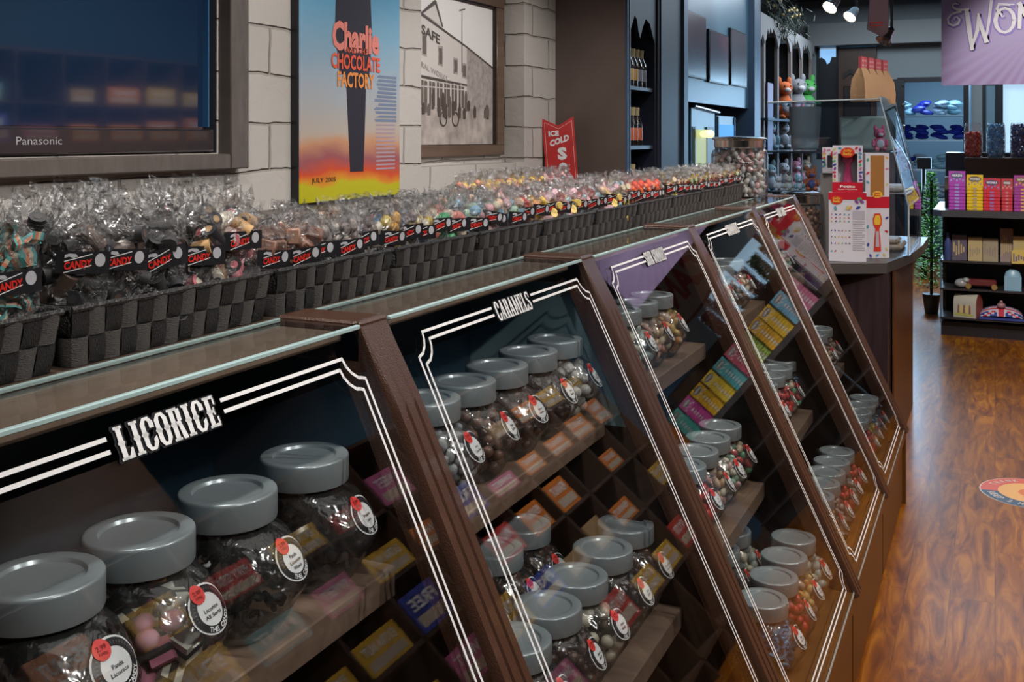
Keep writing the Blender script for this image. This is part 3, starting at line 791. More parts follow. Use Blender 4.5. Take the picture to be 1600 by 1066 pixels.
rows = [
 # case, level text, x, base z, [(y, key)]
 (0, 'upper shelf', -.785, .90, [(.69, 'licorice_twist'), (.81, 'licorice_allsort'), (.945, 'licorice_wheel'), (1.09, 'licorice_lace')]),
 (1, 'upper shelf', -.790, .90, [(1.405, 'silver_dragee'), (1.53, 'milk_chocolate_ball'), (1.66, 'brown_chocolate_ball'), (1.795, 'dark_chocolate_ball'), (1.925, 'cream_candy_ball')]),
 (1, 'middle shelf', -.65, .55, [(1.43, 'dark_chocolate_ball'), (1.555, 'brown_chocolate_ball'), (1.68, 'white_chocolate_ball'), (1.815, 'dark_chocolate_ball'), (1.945, 'chocolate_almond')]),
 (1, 'middle back row', -.83, .55, [(1.60, 'peach_gummy'), (1.73, 'chocolate_almond'), (1.86, 'brown_chocolate_ball')]),
 (2, 'upper shelf', -.79, .90, [(2.18, 'mint_pink_gummy'), (2.31, 'clear_gummy'), (2.44, 'peach_gummy'), (2.57, 'orange_gummy')]),
 (2, 'middle shelf', -.65, .55, [(2.35, 'red_gummy'), (2.47, 'peach_gummy'), (2.59, 'mint_pink_gummy'), (2.715, 'green_red_gummy'), (2.84-.0, 'teal_gummy')]),
 (2, 'bottom shelf', -.462, .29, [(2.32, 'blue_gummy'), (2.45, 'red_gummy'), (2.58, 'orange_gummy'), (2.71, 'clear_gummy')]),
 (2, 'bottom back row', -.62, .29, [(2.56, 'grey_pebble_candy'), (2.69, 'clear_gummy')]),
 (3, 'upper shelf', -.79, .90, [(3.0, 'clear_gummy'), (3.13, 'mint_pink_gummy'), (3.26, 'grey_pebble_candy'), (3.39, 'peach_gummy')]),
 (3, 'middle shelf', -.65, .55, [(3.22, 'pink_beige_candy'), (3.345, 'red_gummy'), (3.47, 'green_red_gummy'), (3.595, 'foil_blue_candy')]),
 (3, 'bottom shelf', -.462, .29, [(3.05, 'wrapped_candy'), (3.17, 'pink_beige_candy'), (3.285, 'red_gummy'), (3.395, 'grey_pebble_candy'), (3.51, 'red_gummy')]),
 (4, 'upper shelf', -.79, .90, [(3.85, 'clear_gummy'), (3.98, 'peach_gummy'), (4.11, 'mint_pink_gummy')]),
 (4, 'middle shelf', -.63, .55, [(4.12, 'peach_gummy'), (4.25, 'pink_beige_candy')]),
 (4, 'bottom shelf', -.462, .29, [(3.93, 'red_gummy'), (4.045, 'yellow_gummy'), (4.16, 'foil_blue_candy'), (4.275, 'dark_chocolate_ball')]),
]
rj = random.Random(5)
for ci, lev, x, zb, lst in rows:
    n = len(lst)
    for i, (y, key) in enumerate(lst):
        where = '%s, %s, %s case' % (('leftmost' if i == 0 else 'rightmost' if i == n-1 else ordinal(i)+' from left'), lev, CASEN[ci])
        jar(x, y, zb+.0008, key, where, rj.uniform(-.12, .1))

# ================================================================== woven baskets
M_W1 = mat('basket_strap_grey', (.115, .108, .102), .55, bump=.9, bscale=260, stretch=(1, 1, 5))
M_W2 = mat('basket_strap_dark', (.030, .029, .029), .5, bump=.9, bscale=260, stretch=(1, 5, 1))
M_RIM = mat('basket_rim', (.018, .017, .017), .5, bump=.6, bscale=220)
def basket_mesh(L, D, H):
    """outer front at x=0 going back to -D, length L along y, flared a little"""
    mb = MB(); fl = .010
    def wall(p0, p1, q0, q1, nrm, ncol, phase):
        # p0,p1 bottom ends; q0,q1 top ends
        rows_ = 2
        for r in range(rows_):
            for c in range(ncol):
                u0, u1, v0, v1 = c/ncol, (c+1)/ncol, r/rows_, (r+1)/rows_
                def P(u, v, o):
                    b = Vector(p0).lerp(Vector(p1), u); t_ = Vector(q0).lerp(Vector(q1), u)
                    return tuple(b.lerp(t_, v)+Vector(nrm)*o)
                m = (r+c+phase) % 2
                up = .0035 if m == 0 else .002
                g = []
                N = 4
                for j in range(N+1):
                    for i in range(N+1):
                        a, b_ = i/N, j/N
                        e = (sin(pi*a) if m == 0 else sin(pi*b_))**.5 if 0 < (a if m == 0 else b_) < 1 else 0
                        ee = .0006 if (i in (0, N) or j in (0, N)) else 0
                        g.append(P(u0+(u1-u0)*a, v0+(v1-v0)*b_, up*e-ee))
                mb.add(g, [(j*(N+1)+i, j*(N+1)+i+1, (j+1)*(N+1)+i+1, (j+1)*(N+1)+i) for j in range(N) for i in range(N)], m)
    b = .008
    bl = [(-b, b, 0), (-b, L-b, 0), (-D+b, L-b, 0), (-D+b, b, 0)]
    tp = [(0, 0, H), (0, L, H), (-D, L, H), (-D, 0, H)]
    nr = [(1, 0, 0), (0, 1, 0), (-1, 0, 0), (0, -1, 0)]
    for k in range(4):
        j = (k+1) % 4
        n = max(4, round((L if k % 2 == 0 else D)/.0235))
        wall(bl[k], bl[j], tp[k], tp[j], nr[k], n, k)
    wall_me = mb
    ins = MB()
    th = .004
    ib = [(x*(1-.0)+(-th if i in (0, 1) else th), y+(th if i in (0, 3) else -th), .003) for i, (x, y, z) in enumerate(bl)]
    it = [(x+(-th if i in (0, 1) else th), y+(th if i in (0, 3) else -th), H) for i, (x, y, z) in enumerate(tp)]
    ins.add(ib+it, [(0, 1, 2, 3)]+[(k, (k+1) % 4, 4+(k+1) % 4, 4+k) for k in range(4)], 0)
    ins.add([(x, y, .0) for x, y, z in bl], [(3, 2, 1, 0)], 0)
    rim = MB()
    pts = []
    for k in range(4):
        a = Vector(tp[k]); c = Vector(tp[(k+1) % 4])
        for q in range(6): pts.append(a.lerp(c, q/6)+Vector((0, 0, .0006*sin(q*2.3))))
    pts.append(pts[0])
    rim.tube(pts, .0036, 6)
    return (wall_me.mesh('woven_wall', [M_W1, M_W2], ang=70), ins.mesh('lining', M_RIM, smooth=False), rim.mesh('rim', M_RIM))
BK = {}
def basket(x, y0, L, label, D=.145, H=.062, group='black woven candy baskets on the countertop'):
    k = (round(L, 3), D, H)
    if k not in BK: BK[k] = basket_mesh(*k)
    t = thing('woven_basket', label, 'basket', (x, y0, ZT+.0005), 0, group)
    w_, i_, r_ = BK[k]
    put(w_, 'woven_wall', t); put(i_, 'lining', t); put(r_, 'rim', t)
    return t

# ================================================================== cellophane bags
def bag_film(W, D, H, seed, fillh):
    rnd = random.Random(seed); n = 22; rings = []
    hs = [0, .02, .1, .22, .36, .5, .62, .72, .80, .87, .93, 1.0]
    for h in hs:
        z = h*H
        if h < fillh: w, d = W*(1+.05*sin(h*9)), D*(1+.08*sin(h*7+1))
        else:
            q = (h-fillh)/(1-fillh); w = W*(1-.42*sin(min(1, q*1.25)*pi*.62)) if q < .8 else W*(.62+.5*(q-.8)); d = D*max(.12, 1-1.25*q)
        if h == 0: w *= .88; d *= .75
        R = []
        for i in range(n):
            a = 2*pi*i/n; c, s = cos(a), sin(a); k = (abs(c)**3+abs(s)**3)**(-1/3)
            j = .0014 if h < fillh else .0055
            x = d/2*c*k+rnd.uniform(-j, j); y = w/2*s*k+rnd.uniform(-j, j)
            zz = z+(rnd.uniform(-.012, .014) if h > .9 else rnd.uniform(-.002, .002) if h > 0 else 0)
            R.append((x, y, max(0, zz)))
        rings.append(R)
    mb = MB(); mb.loft(rings, 0, True, True, False)
    # loose crumpled flaps above the tie
    for q in range(3):
        a0 = rnd.uniform(-.8, .8); y = rnd.uniform(-.3, .3)*W
        p = [(rnd.uniform(-.01, .01), y-.018, H*.86), (rnd.uniform(-.012, .012), y+.018, H*.86), (rnd.uniform(-.02, .02), y+.014+a0*.01, H*rnd.uniform(1.0, 1.1)), (rnd.uniform(-.02, .02), y-.012+a0*.01, H*rnd.uniform(1.02, 1.12)), (rnd.uniform(-.02, .02), y, H*.98)]
        mb.add(p, [(0, 1, 4), (1, 2, 4), (2, 3, 4), (3, 0, 4)])
    return mb.mesh('film', M_CELLO, ang=25)
def bag_label_mesh(W, D):
    mb = MB(); w, h = W*.86, .024; x = D/2*1.06+.0022
    def f(o):
        def g(a, b):
            t = a/(W/2); return (x-.0022*t*t+o-.012*max(0, abs(t)-.72), a, b)
        return g
    def grid(a0, a1, b0, b1, m, o):
        n = 6; V = []
        for i in range(n+1):
            a = a0+(a1-a0)*i/n
            V += [f(o)(a, b0), f(o)(a, b1)]
        mb.add(V, [(2*i, 2*i+2, 2*i+3, 2*i+1) for i in range(n)], m)
    grid(-w/2, w/2, -h/2, h/2, 0, 0)
    add_text(mb, 'CANDY', w*.50, h*.36, f(.0009), 1, .035)
    mb.m[-1:] = mb.m[-1:]
    V, F, tw, th = text2d('CANDY', .035)
    # nudge text left-down by rebuilding its vertices
    nv = len(V); base = len(mb.v)-nv
    for i in range(nv):
        p = mb.v[base+i]; mb.v[base+i] = (p[0], p[1]-w*.11, p[2]-h*.08+ (p[1])*.12)
    g = f(.0007)
    for off, s in ((-.34*h, 1), (.16*h, -1)):
        pts = [(-w*.36+i*w*.055, off+(i-5)*h*.028+.01*h*i) for i in range(10)]
        V = []
        for a, b in pts: V += [g(a, b), g(a, b+h*.045)]
        mb.add(V, [(2*i, 2*i+2, 2*i+3, 2*i+1) for i in range(9)], 2)
    n = 14; cy, cz = w*.29, h*.12
    V = [g(cy, cz)]+[g(cy+w*.10*cos(2*pi*i/n), cz+h*.30*sin(2*pi*i/n)) for i in range(n)]
    mb.add(V, [(0, i+1, (i+1) % n+1) for i in range(n)], 3)
    V = [g(-w*.36, h*.2), g(-w*.36, h*.33), g(-w*.28, h*.40), g(-w*.16, h*.38), g(-w*.12, h*.26), g(-w*.2, h*.2), g(-w*.28, h*.26)]
    mb.add(V, [(0, 1, 2, 3, 4, 5, 6)], 3)
    return mb.mesh('label', [M_BLACKM, M_REDTXT, M_PAPER, mat('label_pale_grey', (.5, .5, .54), .4)], smooth=False)
BAGS = {'tall': (.066, .046, .166, .80), 'mid': (.062, .044, .124, .84), 'wide': (.080, .055, .125, .80)}
BF = {k: [bag_film(*v[:3], s, v[3]) for s in range(3)] for k, v in BAGS.items()}
BL = {k: bag_label_mesh(v[0], v[1]) for k, v in BAGS.items()}
BC = {}
def bag_content(size, key, var=0):
    kk = (size, key, var)
    if kk in BC: return BC[kk]
    W, D, H, fh = BAGS[size]; top = H*fh*1.02
    kind, r, n, mats_ = BKIND[key]
    def ins(p, m):
        m = min(m, .009)
        if p[2] < m*.8+.002 or p[2] > top-m*.5: return False
        return abs(p[0]/max(.004, D/2-m*.8-.002))**3+abs(p[1]/max(.004, W/2-m*.8-.002))**3 < 1
    pts = scatter(ins, ((-D/2, D/2), (-W/2, W/2), (0, top)), r, int(n*1.5), len(key)*7+len(size)+var*31, None, 1.45 if kind in ('ball', 'egg', 'cube') else 1.15)
    me = fill(pts, kind, r, len(key)+var*5, len(mats_)).mesh(key, mats_)
    BC[kk] = me
    return me
MT = C('matte_lic', (.020, .020, .022), (.035, .034, .035), (.10, .065, .05), rough=.6, coat=0)
MSAL = C('allsorts_bag', (.55, .33, .14), (.022, .02, .02), (.62, .18, .22), (.65, .6, .5), (.015, .015, .02), rough=.6, coat=0)
BKIND = {
 'rainbow_belt': ('ribbon', .0105, 150, C('belt', (.10, .36, .36), (.65, .22, .12), (.55, .48, .36), rough=.7, coat=0)),
 'licorice_pipe': ('pipe', .013, 60, MT),
 'licorice_log': ('pipe', .0145, 50, MT[:2]),
 'allsort_mix': ('pipe', .0135, 60, MSAL),
 'brown_caramel': ('cube', .014, 50, C('caramel_bag', (.22, .11, .075), (.30, .17, .12), (.16, .075, .05), rough=.5)),
 'beige_fudge': ('cube', .015, 45, C('fudge', (.5, .32, .22), (.55, .38, .28), rough=.6, coat=0)),
 'grey_pebble': ('egg', .010, 110, C('pebble_bag', (.25, .21, .19), (.36, .32, .29), (.15, .12, .11))),
 'choc_pebble': ('egg', .009, 120, C('choc_pebble_bag', (.20, .16, .16), (.13, .10, .11), (.3, .26, .26))),
 'bright_mix': ('egg', .011, 90, C('bright', (.55, .3, .05), (.08, .25, .5), (.5, .08, .06), (.6, .45, .1), (.55, .5, .4))),
 'pastel_ball': ('ball', .0115, 90, C('pastel', (.55, .3, .34), (.2, .42, .58), (.62, .55, .4), (.35, .52, .4), (.6, .42, .3), rough=.6, coat=0)),
 'green_red_ring': ('egg', .014, 60, C('melon', (.06, .35, .16), (.65, .2, .16), (.6, .5, .38))),
 'yellow_orange_jelly': ('egg', .0125, 80, C('peachj', (.78, .45, .02), (.75, .3, .05), (.6, .2, .12), (.8, .5, .05))),
 'orange_red_jelly': ('egg', .010, 90, C('orj', (.75, .10, .015), (.6, .03, .015))),
 'striped_straw': ('rod', .017, 70, C('straw', (.2, .4, .55), (.7, .25, .25), (.75, .55, .15), (.65, .4, .45))),
 'pink_white_mix': ('rod', .013, 70, C('pwm', (.65, .35, .35), (.65, .55, .5), (.35, .5, .55), (.5, .12, .1))),
 'yellow_straw': ('rod', .016, 60, C('ystraw', (.75, .55, .1), (.6, .5, .35), (.25, .35, .4))),
 'bright_red_jelly': ('egg', .0125, 70, C('brj', (.9, .07, .015), (.85, .12, .02))),
 'dark_gold_mix': ('wrap', .010, 80, C('dgm', (.16, .06, .03), (.5, .35, .15), (.45, .07, .04), (.55, .5, .45))),
 'green_gold_mix': ('wrap', .010, 80, C('ggm', (.14, .22, .05), (.45, .3, .08), (.1, .25, .25), (.5, .45, .4))),
}
BD = {'rainbow_belt': 'teal and orange rainbow belts', 'licorice_pipe': 'black licorice pipes', 'licorice_log': 'thick black licorice logs', 'allsort_mix': 'mixed licorice allsorts',
 'brown_caramel': 'brown caramels', 'beige_fudge': 'beige fudge', 'grey_pebble': 'grey brown pebble candy', 'choc_pebble': 'dusty chocolate pebbles', 'bright_mix': 'bright mixed sweets',
 'pastel_ball': 'pastel candy balls', 'green_red_ring': 'green and red gummies', 'yellow_orange_jelly': 'yellow orange jellies', 'orange_red_jelly': 'orange red jellies',
 'striped_straw': 'blue and pink straws', 'pink_white_mix': 'pink and white mix', 'yellow_straw': 'yellow straws', 'bright_red_jelly': 'vivid red jellies', 'dark_gold_mix': 'dark gold wrapped sweets', 'green_gold_mix': 'green gold wrapped sweets'}
_bc = 0
def bag(x, y, size, key, where, rz=-.45, tiltx=0, tilty=0, z=ZT+.006, lz=.062, group='clear bags of candy in the woven baskets'):
    global _bc
    _bc += 1
    t = thing('candy_bag', 'clear bag of %s, %s' % (BD[key], where), 'candy bag', (x, y, z), rz, group)
    t.rotation_euler = (tiltx, tilty, rz)
    put(BF[size][_bc % 3], 'film', t)
    if lz: put(BL[size], 'label', t, (0, 0, lz), (random.Random(_bc).uniform(-.14, .14), 0, 0))
    c = put(bag_content(size, key, _bc % 3 if y < 1.9 else 0), key, None, (x, y, z), (tiltx, tilty, rz))
    tag(c, '%s inside the bag %s' % (BD[key], where), 'candy', None, 'stuff')
    return t
XFB = -.874
bounds = [.47, .80, 1.145, 1.455, 1.755, 2.065, 2.39, 2.72, 3.05, 3.38, 3.71, 4.04]
bnames = ['first', 'second', 'third', 'fourth', 'fifth', 'sixth', 'seventh', 'eighth', 'ninth', 'tenth', 'eleventh']
front = [
 ('tall', ['rainbow_belt']*5), ('tall', ['licorice_pipe', 'licorice_pipe', 'licorice_log', 'allsort_mix', 'allsort_mix']),
 ('mid', ['brown_caramel', 'brown_caramel', 'grey_pebble', 'grey_pebble', 'choc_pebble']),
 ('mid', ['bright_mix', 'choc_pebble', 'bright_mix', 'green_red_ring', 'green_red_ring']),
 ('mid', ['pastel_ball']*4+['orange_red_jelly']),
 ('mid', ['yellow_orange_jelly', 'striped_straw', 'pink_white_mix', 'striped_straw', 'pink_white_mix']),
 ('mid', ['pink_white_mix', 'pastel_ball', 'striped_straw', 'yellow_straw', 'yellow_straw']),
 ('mid', ['bright_red_jelly']*4+['orange_red_jelly']),
 ('mid', ['dark_gold_mix', 'yellow_straw', 'dark_gold_mix', 'dark_gold_mix', 'green_gold_mix']),
 ('mid', ['green_gold_mix', 'dark_gold_mix', 'green_gold_mix', 'dark_gold_mix', 'dark_gold_mix']),
 ('mid', ['dark_gold_mix', 'green_gold_mix', 'dark_gold_mix', 'dark_gold_mix', 'green_gold_mix'])]
backk = ['rainbow_belt', 'licorice_pipe', 'beige_fudge', 'grey_pebble', 'pastel_ball', 'pink_white_mix', 'pink_white_mix', 'orange_red_jelly', 'green_gold_mix', 'green_gold_mix', 'dark_gold_mix']
rb = random.Random(11)
for k in range(11):
    y0, y1 = bounds[k], bounds[k+1]; L = y1-y0-.012
    basket(XFB, y0+.006, round(L, 3), 'black woven basket of candy bags, %s in the row above the glass cases' % (bnames[k]))
    size, keys = front[k]
    for i in range(5):
        y = y0+.006+L*(i+.5)/5
        where = '%s in front row of the %s basket' % (ordinal(i), bnames[k])
        bag(XFB-.042+rb.uniform(-.006, .006), y+rb.uniform(-.004, .004), size, keys[i], where, rb.uniform(-.55, -.3), rb.uniform(-.08, .08), rb.uniform(0, .08), lz=rb.uniform(.088, .104) if size == 'tall' else rb.uniform(.070, .082))
        key = backk[k]
        if k == 1 and i > 2: key = 'allsort_mix'
        if k == 0 and i > 3: key = 'licorice_pipe'
        bag(XFB-.102+rb.uniform(-.006, .006), y+rb.uniform(-.006, .006), size, key, '%s in back row of the %s basket' % (ordinal(i), bnames[k]), rb.uniform(-.6, -.2), rb.uniform(-.1, .1), rb.uniform(-.12, .03), z=ZT+.012, lz=rb.uniform(.08, .1) if i % 2 else 0)
# second line of baskets: yellow and orange jelly bags
for q, (y0, n) in enumerate(((2.25, 5), (2.62, 5))):
    basket(-1.12, y0, .36, 'black woven basket of jelly bags %s, set back behind the front row' % ('on the left' if q == 0 else 'on the right'), D=.12, H=.062, group='baskets set back on the countertop')
    for i in range(n):
        y = y0+.04+i*.07
        bag(-1.175, y, 'wide' if q == 0 else 'mid', 'yellow_orange_jelly' if q == 0 or i < 2 else 'pink_white_mix', '%s in the %s basket set back' % (ordinal(i), 'left' if q == 0 else 'right'), rb.uniform(-.5, -.1), rb.uniform(-.08, .08), 0, z=ZT+.025, lz=0, group='jelly bags set back on the countertop')
# ================================================================== on the block wall
M_FRAMEW = wood('frame_grey_wood', (.085, .07, .062), (.12, .10, .09), .5, scale=(1, 10, 3))
M_FRAMEB = wood('frame_brown_wood', (.10, .062, .042), (.15, .10, .07), .4, scale=(10, 1, 10))
# wall screen in its boxed wooden surround
t = thing('wooden_surround', 'wide grey brown wooden surround around the wall screen', 'frame', (XW, 1.75, 1.95))
fr = MB(); b = .004
fr.box(-.01, .05, .855, .943, -.60, .60, b=b)
fr.box(-.01, .05, -.943, -.855, -.60, .60, b=b)
fr.box(-.01, .0499, -.855, .855, -.60, -.553, b=b); fr.box(-.01, .0499, -.855, .855, .553, .60, b=b)
fr.build('surround_board', M_FRAMEW, t)
MB().box(.01, .05, .80, .856, -.56, .56).box(.01, .045, -.856, .856, -.575, -.545).build('dark_reveal', mat('reveal_black', (.006, .007, .012), .3), t, (-.055, 0, 0))
tv = thing('television', 'large black wall television with a glossy screen', 'television', (XW-.02, 1.75, 1.95))
tb = MB().box(-.05, .012, -.825, .825, -.545, .545, b=.008).box(.012, .03, -.825, .825, -.545, -.478, b=.004)
tb.build('bezel', mat('tv_bezel', (.03, .026, .03), .15, coat=.6), tv)
MB().box(.012, .0135, -.79, .79, -.472, .52).build('screen', mat('tv_screen', (.008, .020, .050), .07, spec=1.0, coat=.8), tv, smooth=False)
MB().box(-.01, .034, .792, .797, -.47, .54).build('edge_glint', mat('tv_glint_blue', (.08, .25, .5), .2, metal=.6), tv)  # glint along the screen edge, put in as a blue strip
mk = MB(); add_text(mk, 'Panasonic', .14, .02, lambda a, c: (.0306, a+.17, c-.51), 0); mk.build('brand_lettering', mat('tv_logo', (.35, .35, .37), .4), tv, smooth=False)

# tall film poster, flat print on a board leaning at the wall
def poster_mat():
    m, nt, p = _new('poster_print')
    tc = nt.nodes.new('ShaderNodeTexCoord'); s = nt.nodes.new('ShaderNodeSeparateXYZ'); nt.links.new(tc.outputs['Object'], s.inputs[0])
    n = nt.nodes.new('ShaderNodeTexNoise'); n.inputs['Scale'].default_value = 3.0; n.inputs['Detail'].default_value = 5
    mp = nt.nodes.new('ShaderNodeMapping'); mp.inputs['Scale'].default_value = (1, 1, 2.2); nt.links.new(tc.outputs['Object'], mp.inputs[0]); nt.links.new(mp.outputs[0], n.inputs['Vector'])
    a = nt.nodes.new('ShaderNodeMath'); a.operation = 'MULTIPLY_ADD'; a.inputs[1].default_value = .14; nt.links.new(n.outputs['Fac'], a.inputs[0]); nt.links.new(s.outputs[2], a.inputs[2])
    mr = nt.nodes.new('ShaderNodeMapRange'); mr.inputs['From Min'].default_value = .07; mr.inputs['From Max'].default_value = 1.07; nt.links.new(a.outputs[0], mr.inputs[0])
    r = nt.nodes.new('ShaderNodeValToRGB'); e = r.color_ramp.elements
    e[0].position = 0; e[0].color = (.42, .40, .01, 1); e[1].position = 1; e[1].color = (.02, .18, .38, 1)
    for pos, c in ((.06, (.46, .42, .01)), (.075, (.62, .25, .02)), (.10, (.58, .07, .02)), (.145, (.30, .09, .10)), (.19, (.52, .26, .14)), (.235, (.45, .38, .32)), (.42, (.34, .40, .46)), (.62, (.18, .36, .50)), (.8, (.08, .30, .50))):
        x = e.new(pos); x.color = (*c, 1)
    nt.links.new(mr.outputs[0], r.inputs[0]); nt.links.new(r.outputs[0], p.inputs['Base Color']); p.inputs['Roughness'].default_value = .35
    return m
t = thing('movie_poster', 'tall sky and sunset film poster lettered Charlie and the Chocolate Factory', 'poster', (XW+.004, 3.324, ZT+.012))
MB().box(0, .022, -.338, .338, 0, 1.0, b=.001).build('print', poster_mat(), t, smooth=False)
MB().box(-.003, .024, -.350, -.339, -.004, 1.01).build('black_edge', M_BLACK, t)
f = lambda o: (lambda cy, cz: (lambda a, c: (.0225+o, cy+a, cz+c)))
sh = MB()      # plain dark column shape as a neutral stand-in for the printed artwork
sh.prism([(-.09, .46), (.11, .46), (.13, .62), (.10, 1.0), (-.10, 1.0), (-.12, .62)], 0, .0006, lambda a, c, tt: (.0222+tt, a+.0, c), 0)
sh.prism([(-.02, .10), (.07, .10), (.09, .46), (-.05, .46)], 0, .0006, lambda a, c, tt: (.0222+tt, a, c), 0)
sh.build('printed_dark_shape', mat('poster_dark', (.022, .016, .024), .4), t, smooth=False)
tx = MB()
add_text(tx, 'Charlie', .32, .11, f(.002)(.02, .60), 0, .045)
add_text(tx, 'AND THE', .15, .022, f(.002)(.02, .553), 1, .02)
add_text(tx, 'CHOCOLATE', .33, .058, f(.002)(.02, .508), 1, .03)
add_text(tx, 'FACTORY', .25, .058, f(.002)(.02, .442), 2, .03)
tx.build('title_lettering', [mat('title_pink', (.72, .22, .17), .4), mat('title_red', (.70, .10, .04), .4), mat('title_orange', (.75, .26, .05), .4)], t, smooth=False)
cr = MB(); rp = random.Random(4)
for q in range(24):
    z = .46-q*.0155; w_ = rp.uniform(.05, .15)
    if q < 12: cr.add([(.0228, .19+.04*rp.random()-w_*.4, z), (.0228, .31, z), (.0228, .31, z+.010), (.0228, .19+.04*rp.random()-w_*.4, z+.010)], [(0, 1, 2, 3)], 0)
    else: cr.add([(.0228, .16, z), (.0228, .30, z), (.0228, .30, z+.007), (.0228, .16, z+.007)], [(0, 1, 2, 3)], 1)
add_text(cr, 'JULY 2005', .15, .022, f(.001)(-.19, .075), 2, .0)
cr.build('printed_credits', [mat('credit_blue', (.16, .20, .30), .5), mat('credit_mauve', (.38, .28, .33), .5), M_BLACKM], t, smooth=False)

# framed sepia photograph in the recess
t = thing('framed_photograph', 'sepia street photograph in a brown wooden frame inside the wall recess', 'picture', (XR, 4.40, 1.358))
W2, H2 = .532, .80; fw = .085
g = MB()
for y0, y1, z0, z1 in ((-W2, W2, 0, .052), (-W2, W2, H2-.05, H2), (-W2, -W2+fw, .05, H2-.05), (W2-fw, W2, .05, H2-.05)): g.box(0, .028, y0, y1, z0, z1, b=.003)
g.build('wooden_frame', M_FRAMEB, t)
g = MB()
for y0, y1, z0, z1 in ((-W2+fw-.002, W2-fw+.002, .048, .056), (-W2+fw-.002, W2-fw+.002, H2-.06, H2-.048), (W2-fw-.018, W2-fw+.004, .05, H2-.05)): g.box(.002, .018, y0, y1, z0, z1)
g.build('inner_fillet', mat('fillet_dark', (.02, .014, .012), .4), t)
pm = MB(); zb = .055; zt2 = H2-.055
def Q(pts, m, o): pm.prism(pts, 0, .0004, lambda a, c, tt: (.008+o+tt, a, c), m)
Q([(-.46, zb), (.45, zb), (.45, zt2), (-.46, zt2)], 0, 0)                     # pale sky
Q([(-.46, zb), (.45, zb), (.45, .235), (-.46, .225)], 1, .0006)                # road
Q([(-.46, .225), (.14, .23), (.14, .52), (-.46, .67)], 2, .0012)               # facade
Q([(.14, .23), (.45, .235), (.45, .43), (.14, .52)], 3, .0012)                 # brick side
Q([(-.46, .67), (.14, .52), (.45, .43), (.45, .44), (.14, .53), (-.46, .685)], 4, .0020)
Q([(-.30, .645), (-.17, .70), (-.11, .60)], 2, .0021)
pm.prism([(-.31, .645), (-.185, .715), (-.17, .715), (-.10, .60), (-.115, .60), (-.178, .695), (-.29, .643)], 0, .0004, lambda a, c, tt: (.0105+tt, a, c), 4)
for y, z, h in ((-.30, .455, .10), (-.15, .42, .09), (.0, .39, .075), (.09, .375, .07)): Q([(y, z), (y+.045, z-.004), (y+.045, z+h), (y, z+h)], 3, .0020); Q([(y+.008, z+.008), (y+.037, z+.006), (y+.037, z+h-.01), (y+.008, z+h-.01)], 5, .0026)
Q([(-.46, .36), (.14, .335), (.14, .345), (-.46, .375)], 4, .0024)
for i in range(8): Q([(-.45+i*.072, .23), (-.395+i*.072, .23), (-.395+i*.072, .345-i*.002), (-.45+i*.072, .35-i*.002)], 5, .0021); Q([(-.43+i*.072, .23), (-.425+i*.072, .23), (-.425+i*.072, .345), (-.43+i*.072, .345)], 2, .0027); Q([(-.45+i*.072, .315), (-.395+i*.072, .315), (-.395+i*.072, .32), (-.45+i*.072, .32)], 2, .0027)
for i in range(26):
    y = -.43+rp.random()*.80; z = .17+rp.random()*.05; h = .05+rp.random()*.05
    Q([(y-.012, z), (y+.012, z), (y+.014, z+h*.7), (y+.004, z+h), (y-.006, z+h), (y-.014, z+h*.7)], 4 if i % 3 else 5, .0030+i*.00003)
for y, z, r in ((-.36, .15, .045), (-.10, .175, .036), (.02, .175, .036)):
    pm.add([(.0122, y+r*cos(a*.5236), z+r*sin(a*.5236)) for a in range(12)]+[(.0122, y+r*.82*cos(a*.5236), z+r*.82*sin(a*.5236)) for a in range(12)], [(a, (a+1) % 12, 12+(a+1) % 12, 12+a) for a in range(12)], 4)
Q([(.085, .40), (.09, .40), (.088, .70), (.086, .70)], 4, .0032); Q([(.06, .69), (.12, .705), (.12, .71), (.06, .697)], 4, .0032)
fq = lambda cy, cz: (lambda a, c: (.0112, cy+a, cz+c-a*.22))
add_text(pm, 'THE', .09, .028, fq(-.37, .585), 4, .01); add_text(pm, 'SAFE', .17, .045, fq(-.22, .555), 4, .03); add_text(pm, 'GENERAL WORKS', .36, .026, fq(-.24, .40), 3, .01)
pm.build('print', [mat('sepia_sky', (.80, .78, .77), .35), mat('sepia_road', (.42, .37, .34), .4, var=.35, vscale=14), mat('sepia_wall', (.66, .62, .59), .4), mat('sepia_brick', (.38, .34, .32), .4, var=.25, vscale=40), mat('sepia_dark', (.09, .07, .06), .4), mat('sepia_mid', (.15, .12, .105), .4)], t, smooth=False)

# red swallow-tail sign
t = thing('soda_sign', 'red swallow-tailed metal sign lettered ICE COLD SODA leaning on the dark cabinet', 'sign', (-2.075, 5.20, ZT-.17), 0)
t.rotation_euler = (radians(-5), radians(-4), radians(24))
ol = [(-.085, 0), (.085, 0), (.085, .52), (.0, .475), (-.085, .52)]
MB().prism(ol, -.003, .003, lambda a, c, tt: (a, tt, c)).build('sign_plate', mat('sign_red', (.42, .018, .018), .35, var=.12, vscale=12), t, smooth=False)
ln = MB()
ip = [(-.073, .012), (.073, .012), (.073, .497), (.0, .458), (-.073, .497)]
for i in range(5):
    if i == 0: continue
    a0, c0 = ip[i]; a1, c1 = ip[(i+1) % 5]; dx, dy = a1-a0, c1-c0; L = math.hypot(dx, dy); nx, ny = -dy/L*.0012, dx/L*.0012
    ln.add([(a0+nx, -.0036, c0+ny), (a0-nx, -.0036, c0-ny), (a1-nx, -.0036, c1-ny), (a1+nx, -.0036, c1+ny)], [(0, 1, 2, 3)], 1)
sf = lambda cx, cz, sl=0: (lambda a, c: (cx+a, -.0038, cz+c+a*sl))
